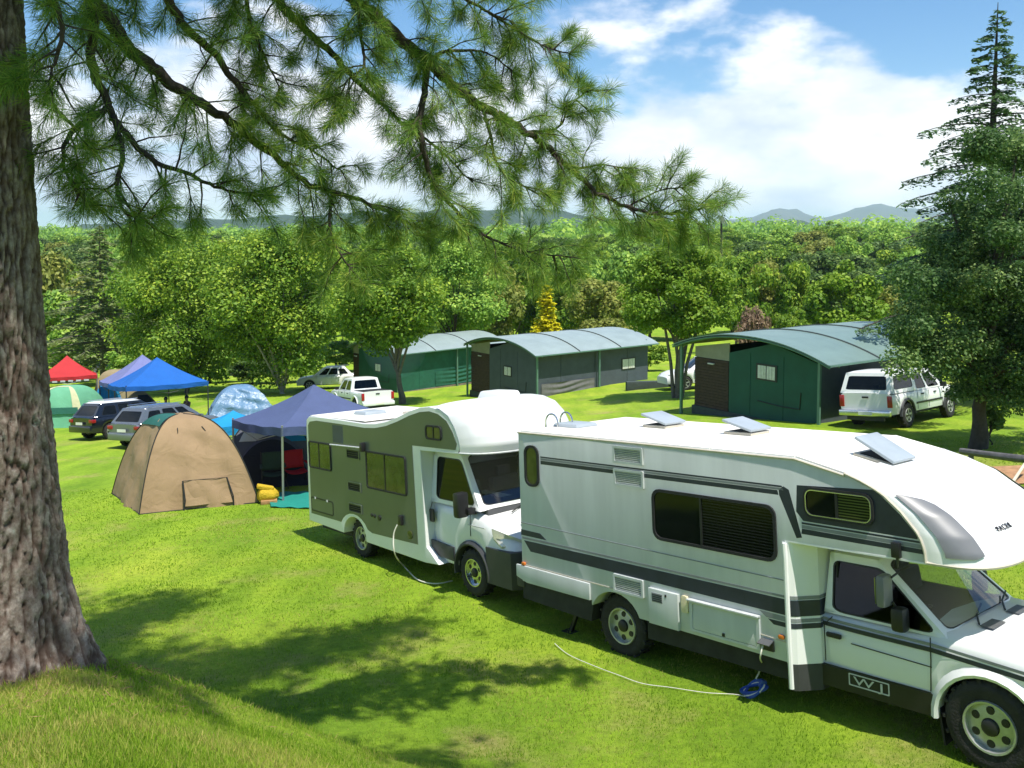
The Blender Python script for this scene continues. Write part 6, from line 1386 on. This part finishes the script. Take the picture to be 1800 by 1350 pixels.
# ---- trees round the tents and cabins
def placed(name, label, bx, by, top, half, seed, n_cl, n, size, m, bark, y=None, base=None, cr=.17, group=None, **kw):
    p = G(bx, by) if y is None else atg(bx, y); H = at(bx, top, p.y).z - p.z; r = half * mpp(p.y); z0 = (p.z + base * 0) if base is None else 0
    cb = kw.pop('low', .22); rz = H * (1 - cb) / 2
    return broadleaf(name, label, p, seed, n_cl, (r, r * .9, rz), H - rz, cr * r * 1.7, n, size, m, bark, kw.pop('r0', .17), H * cb + .5, group, **kw)
placed('broadleaf_tree', 'big leafy green tree between the blue gazebo and the green cabin, right of its twin', 492, 690, 362, 132, 61, 90, 48000, .15, 'leaf_fresh', 'bark_pale', base=0, bottom=-1, low=-.03, y=62)
placed('broadleaf_tree', 'big leafy green tree standing behind the bright blue gazebo', 322, 690, 380, 125, 62, 84, 42000, .16, 'leaf_fresh', 'bark_grey', base=0, bottom=-1, low=-.02, y=68)
placed('broadleaf_tree', 'leaning leafy tree in front of the farthest green cabin', 706, 690, 415, 108, 63, 60, 30000, .13, 'leaf_fresh', 'bark_grey', base=0, low=.24, off=(-.6, 0), y=50)
placed('broadleaf_tree', 'airy lime-green tree with several stems between the grey and the large green cabin', 1192, 712, 375, 108, 64, 60, 26000, .105, 'leaf_lime', 'bark_grey', base=0, low=.26, stems=[(.5, .2), (-.45, .1), (.1, -.4), (.75, -.1)], y=41, cr=.14, r0=.10)
placed('broadleaf_tree', 'dark green tree with pale leaf clumps between the leaning tree and the grey cabin', 800, 640, 400, 95, 65, 48, 18000, .18, 'leaf_mid', 'bark_dark', base=0, low=.2, y=72)
p = atg(176, 84); conifer('cedar_tree', 'pale khaki-green layered cedar behind the red gazebo', p, 42, at(176, 392, 84).z - p.z, 6.2, 2.0, 'leaf_cedar', 'bark_grey', 130, .24, .20, per=20, taper=.8, upt=.12)
p = atg(961, 70); conifer('golden_conifer', 'bright yellow cone-shaped conifer behind the grey cabin roof', p, 43, at(961, 499, 70).z - p.z, 1.35, .5, 'leaf_yellow', 'bark_dark', 110, .26, .05, per=30, taper=.8, upt=.5)
# ---- the wood behind: prototypes, then copies
PROTO = {}
def proto(key, seed, n_cl, rad, cz, cr, n, size, m, bark, **kw):
    T = broadleaf('woodland_tree', '', Vector((0, 0, 0)), seed, n_cl, rad, cz, cr, n, size, m, bark, .2, 2.2, nl=4, **kw); PROTO[key] = (T, cz + rad[2] * .86)
proto('fresh', 71, 46, (4.6, 4.6, 4.6), 5.4, 1.25, 7500, .34, 'leaf_fresh', 'bark_grey')
proto('mid', 72, 46, (5.0, 5.0, 4.6), 5.4, 1.3, 7500, .36, 'leaf_mid', 'bark_dark')
proto('dark', 73, 50, (4.4, 4.4, 4.9), 5.3, 1.2, 7500, .34, 'leaf_dark', 'bark_dark')
proto('lime', 74, 44, (4.4, 4.4, 4.6), 5.2, 1.15, 7500, .32, 'leaf_lime', 'bark_grey')
proto('olive', 75, 40, (4.8, 4.8, 4.3), 5.4, 1.2, 7000, .34, 'leaf_olive', 'bark_grey')
proto('brown', 76, 26, (2.6, 2.6, 1.5), 1.7, .8, 3000, .22, 'leaf_brown', 'bark_grey', bottom=-1)
NAMES = dict(fresh='fresh green', mid='mid green', dark='dark green', lime='yellow-green', olive='olive green', brown='pinkish brown')
USED = {}
def wood(key, px, top, half, y, label, group, name='woodland_tree', cat='tree', seedrot=None):
    Tp, h0 = PROTO[key]
    o = Tp if key not in USED else copy_tree(Tp); USED[key] = 1
    p = atg(px, y); H = at(px, top, y).z - p.z; r = half * mpp(y); r0 = dict(fresh=4.9, mid=5.3, dark=4.7, lime=4.7, olive=5.1, brown=2.8)[key]
    o.location = p; o.scale = (r / r0, r / r0 * rnd.uniform(.9, 1.1), H / h0); o.rotation_euler = (0, 0, rnd.uniform(0, 6.28)); o.name = name
    o['label'] = label; o['category'] = cat; o['group'] = group; return o
row = [(70, 448, 85, 98, 'olive', 'olive green tree at the left edge beside the pine trunk'), (120, 520, 70, 92, 'mid', 'mid green tree low behind the red gazebo'), (240, 428, 80, 95, 'mid', 'mid green tree between the cedar and the two big leafy trees'), (405, 430, 70, 92, 'fresh', 'fresh green tree seen between the two big leafy trees'),
       (640, 420, 92, 86, 'lime', 'yellow-green tree above the farthest green cabin'), (728, 452, 75, 78, 'fresh', 'fresh green tree above the farthest cabin roof'), (872, 470, 62, 84, 'olive', 'olive green tree just left of the golden conifer'), (905, 452, 70, 96, 'lime', 'yellow-green tree behind the grey cabin roof, left of centre'), (1000, 470, 70, 92, 'fresh', 'fresh green tree right of the golden conifer'), (1055, 492, 70, 84, 'olive', 'olive green tree above the right end of the grey cabin'), (1110, 455, 66, 96, 'mid', 'mid green tree left of the airy lime tree'),
       (1296, 452, 56, 84, 'fresh', 'narrow fresh green tree just right of the airy lime tree'), (1345, 458, 52, 88, 'olive', 'narrow olive tree behind the large green cabin'), (1398, 462, 54, 84, 'fresh', 'narrow fresh green tree above the large green cabin roof'), (1478, 468, 76, 80, 'lime', 'broad yellow-green tree above the large green cabin roof'), (1550, 500, 55, 86, 'olive', 'olive tree between the yellow-green tree and the dense evergreen'), (1618, 452, 75, 92, 'mid', 'mid green tree left of the dense evergreen'), (1700, 420, 85, 98, 'fresh', 'fresh green tree behind the dense evergreen'), (1800, 410, 90, 92, 'mid', 'mid green tree at the right edge behind the dense evergreen')]
for px, top, half, y, k, lab in row: wood(k, px, top, half, y, lab, 'trees standing close behind the cabins')
wood('brown', 1335, 542, 42, 62, 'pinkish brown dry bush behind the large green cabin', 'bushes behind the cabins', 'dry_bush', 'bush')
wood('lime', 1392, 545, 40, 64, 'yellow-green bush behind the large green cabin roof', 'bushes behind the cabins', 'bush', 'bush'); wood('lime', 1520, 555, 45, 66, 'yellow-green bush beside the dense evergreen, behind the cabin roof', 'bushes behind the cabins', 'bush', 'bush'); wood('lime', 1140, 600, 40, 62, 'yellow-green bush at the terrace wall of the grey cabin', 'bushes behind the cabins', 'bush', 'bush')
wood('olive', 1060, 560, 60, 70, 'olive bush above the grey cabin roof', 'bushes behind the cabins', 'bush', 'bush'); wood('mid', 590, 600, 50, 90, 'mid green bush left of the farthest green cabin', 'bushes behind the cabins', 'bush', 'bush')
wood('fresh', 430, 600, 60, 100, 'fresh green bush low between the two big leafy trees', 'bushes behind the cabins', 'bush', 'bush'); wood('mid', 110, 600, 70, 112, 'mid green bush beyond the red gazebo', 'bushes behind the cabins', 'bush', 'bush'); wood('fresh', 260, 615, 60, 118, 'fresh green bush beyond the far parked cars', 'bushes behind the cabins', 'bush', 'bush')
for px, top, half, y, k in ((235, 612, 55, 78, 'mid'), (300, 625, 50, 80, 'dark'), (365, 618, 55, 79, 'mid'), (440, 628, 48, 76, 'dark'), (525, 622, 50, 76, 'mid'), (760, 600, 45, 74, 'mid')): wood(k, px, top, half, y, f'{NAMES[k]} bush growing low under the big leafy trees', f'{NAMES[k]} bushes under the big leafy trees', 'bush', 'bush')
keys = ['mid', 'dark', 'fresh', 'mid', 'olive', 'dark', 'lime', 'mid', 'fresh', 'dark']
i = 0
for y, step, t0, t1, half, lab in ((122, 62, 455, 478, 58, 'the near part of the wood beyond the cabins'), (165, 56, 432, 452, 52, 'the middle of the wood beyond the cabins'), (215, 48, 418, 434, 44, 'the wood below the skyline'), (285, 42, 404, 420, 38, 'the far edge of the wood below the hills'), (370, 36, 398, 412, 32, 'the skyline of the wood below the hills')):
    px = -60
    while px < 1900:
        px += step * rnd.uniform(.7, 1.3); k = keys[(i * 7 + int(px)) % 10]; i += 1
        tp = rnd.uniform(t0, t1) - (6 if px > 1450 else 0) + (7 if px < 1080 else 0)
        wood(k, px, tp, half * rnd.uniform(.75, 1.25), y * rnd.uniform(.93, 1.07), f'{NAMES[k]} tree in {lab}', f'{NAMES[k]} trees in {lab}')
# far wood that reads as one mass
q = np.random.RandomState(77); n_ = 700; yy = q.uniform(420, 1500, n_); xx = q.uniform(-.75, .75, n_) * yy; cz_ = ground_z(xx, yy) + q.uniform(4, 9, n_); rr = q.uniform(4, 8, n_)
per = 60; d = q.normal(size=(n_ * per, 3)); d /= np.linalg.norm(d, axis=1)[:, None]; C = np.stack([xx, yy, cz_], 1).repeat(per, 0); Rr = rr.repeat(per)
V, t = leaves(C + d * Rr[:, None] * q.uniform(.5, 1, n_ * per)[:, None] ** .5, d + np.array([0, 0, .4]), 2.0, q, np.clip(.45 + (q.normal(size=n_) * .18).repeat(per) + q.normal(size=n_ * per) * .15, 0, 1), 1.1)
o = link('far_wood', leaf_mesh('far_wood', V, t, 'leaf_mid')); o['kind'] = 'stuff'; o['label'] = 'distant wood merging into one green mass below the hills'; o['category'] = 'wood'
# a palm on the skyline
p = atg(1267, 190); H = at(1267, 380, 190).z - p.z; T = thing('palm_tree', 'small dark palm standing above the wood left of the mountains', 'tree', p)
MB().tube([(0, 0, -.3), (.1, 0, H * .5), (0, 0, H)], [.35, .26, .22], 8).build('trunk', MT['bark_dark'], T, True)
V = []; tt = []
q = np.random.RandomState(5); cr_ = MB()
for k in range(16):
    a = k * 2.4; L_ = 1.9; e_ = q.uniform(-.4, .9)
    pts = [(L_ * f * math.cos(a), L_ * f * math.sin(a), H + L_ * (e_ * f - .8 * f * f)) for f in np.linspace(0, 1, 5)]
    for j in range(4):
        w0, w1 = .22 * math.sin(math.pi * (j / 4 * .8 + .1)), .22 * math.sin(math.pi * ((j + 1) / 4 * .8 + .1)); s = (-math.sin(a), math.cos(a)); A_, B_ = pts[j], pts[j + 1]
        cr_.add([(A_[0] - s[0] * w0, A_[1] - s[1] * w0, A_[2] - .05), (A_[0] + s[0] * w0, A_[1] + s[1] * w0, A_[2] - .05), (B_[0] + s[0] * w1, B_[1] + s[1] * w1, B_[2] - .05), (B_[0] - s[0] * w1, B_[1] - s[1] * w1, B_[2] - .05)], [(0, 1, 2, 3)])
pm('palm_frond', (.03, .06, .02), .7); cr_.build('crown', MT['palm_frond'], T, recalc=False)
# ------------------------------------------------------------------ the air
hz = MB().box((0, 4500, 120), (30000, 21000, 400)); hm = bpy.data.materials.new('haze'); hm.use_nodes = True
ht = hm.node_tree; ht.nodes.clear(); ho = ht.nodes.new('ShaderNodeOutputMaterial'); hv = ht.nodes.new('ShaderNodeVolumePrincipled')
hv.inputs['Color'].default_value = (.62, .80, 1.0, 1); hv.inputs['Density'].default_value = 9e-5; hv.inputs['Anisotropy'].default_value = .2
ht.links.new(hv.outputs[0], ho.inputs['Volume'])
haze = hz.build('haze', hm); haze['kind'] = 'stuff'; haze['label'] = 'thin blue air that fades the far hills'; haze['category'] = 'haze'

# thin smoke drifting in front of the farthest green cabin
def smoke():
    c = at(694, 606, 52.5); m = MB(); n_ = 18
    m.grid(lambda s, t: c + Vector((1.9 * math.sin(math.pi * t) * math.cos(2 * math.pi * s), 1.1 * math.sin(math.pi * t) * math.sin(2 * math.pi * s), -2.0 * math.cos(math.pi * t))), 24, 14)
    sm_ = bpy.data.materials.new('smoke'); sm_.use_nodes = True; t = sm_.node_tree; t.nodes.clear(); n = t.nodes.new; L = t.links.new
    o = n('ShaderNodeOutputMaterial'); v = n('ShaderNodeVolumePrincipled'); v.inputs['Color'].default_value = (.80, .88, 1, 1); v.inputs['Density'].default_value = .075
    L(v.outputs[0], o.inputs['Volume']); ob = m.build('smoke', sm_, None, True); ob['kind'] = 'stuff'; ob['label'] = 'thin bluish smoke drifting in front of the farthest green cabin'; ob['category'] = 'smoke'
smoke()
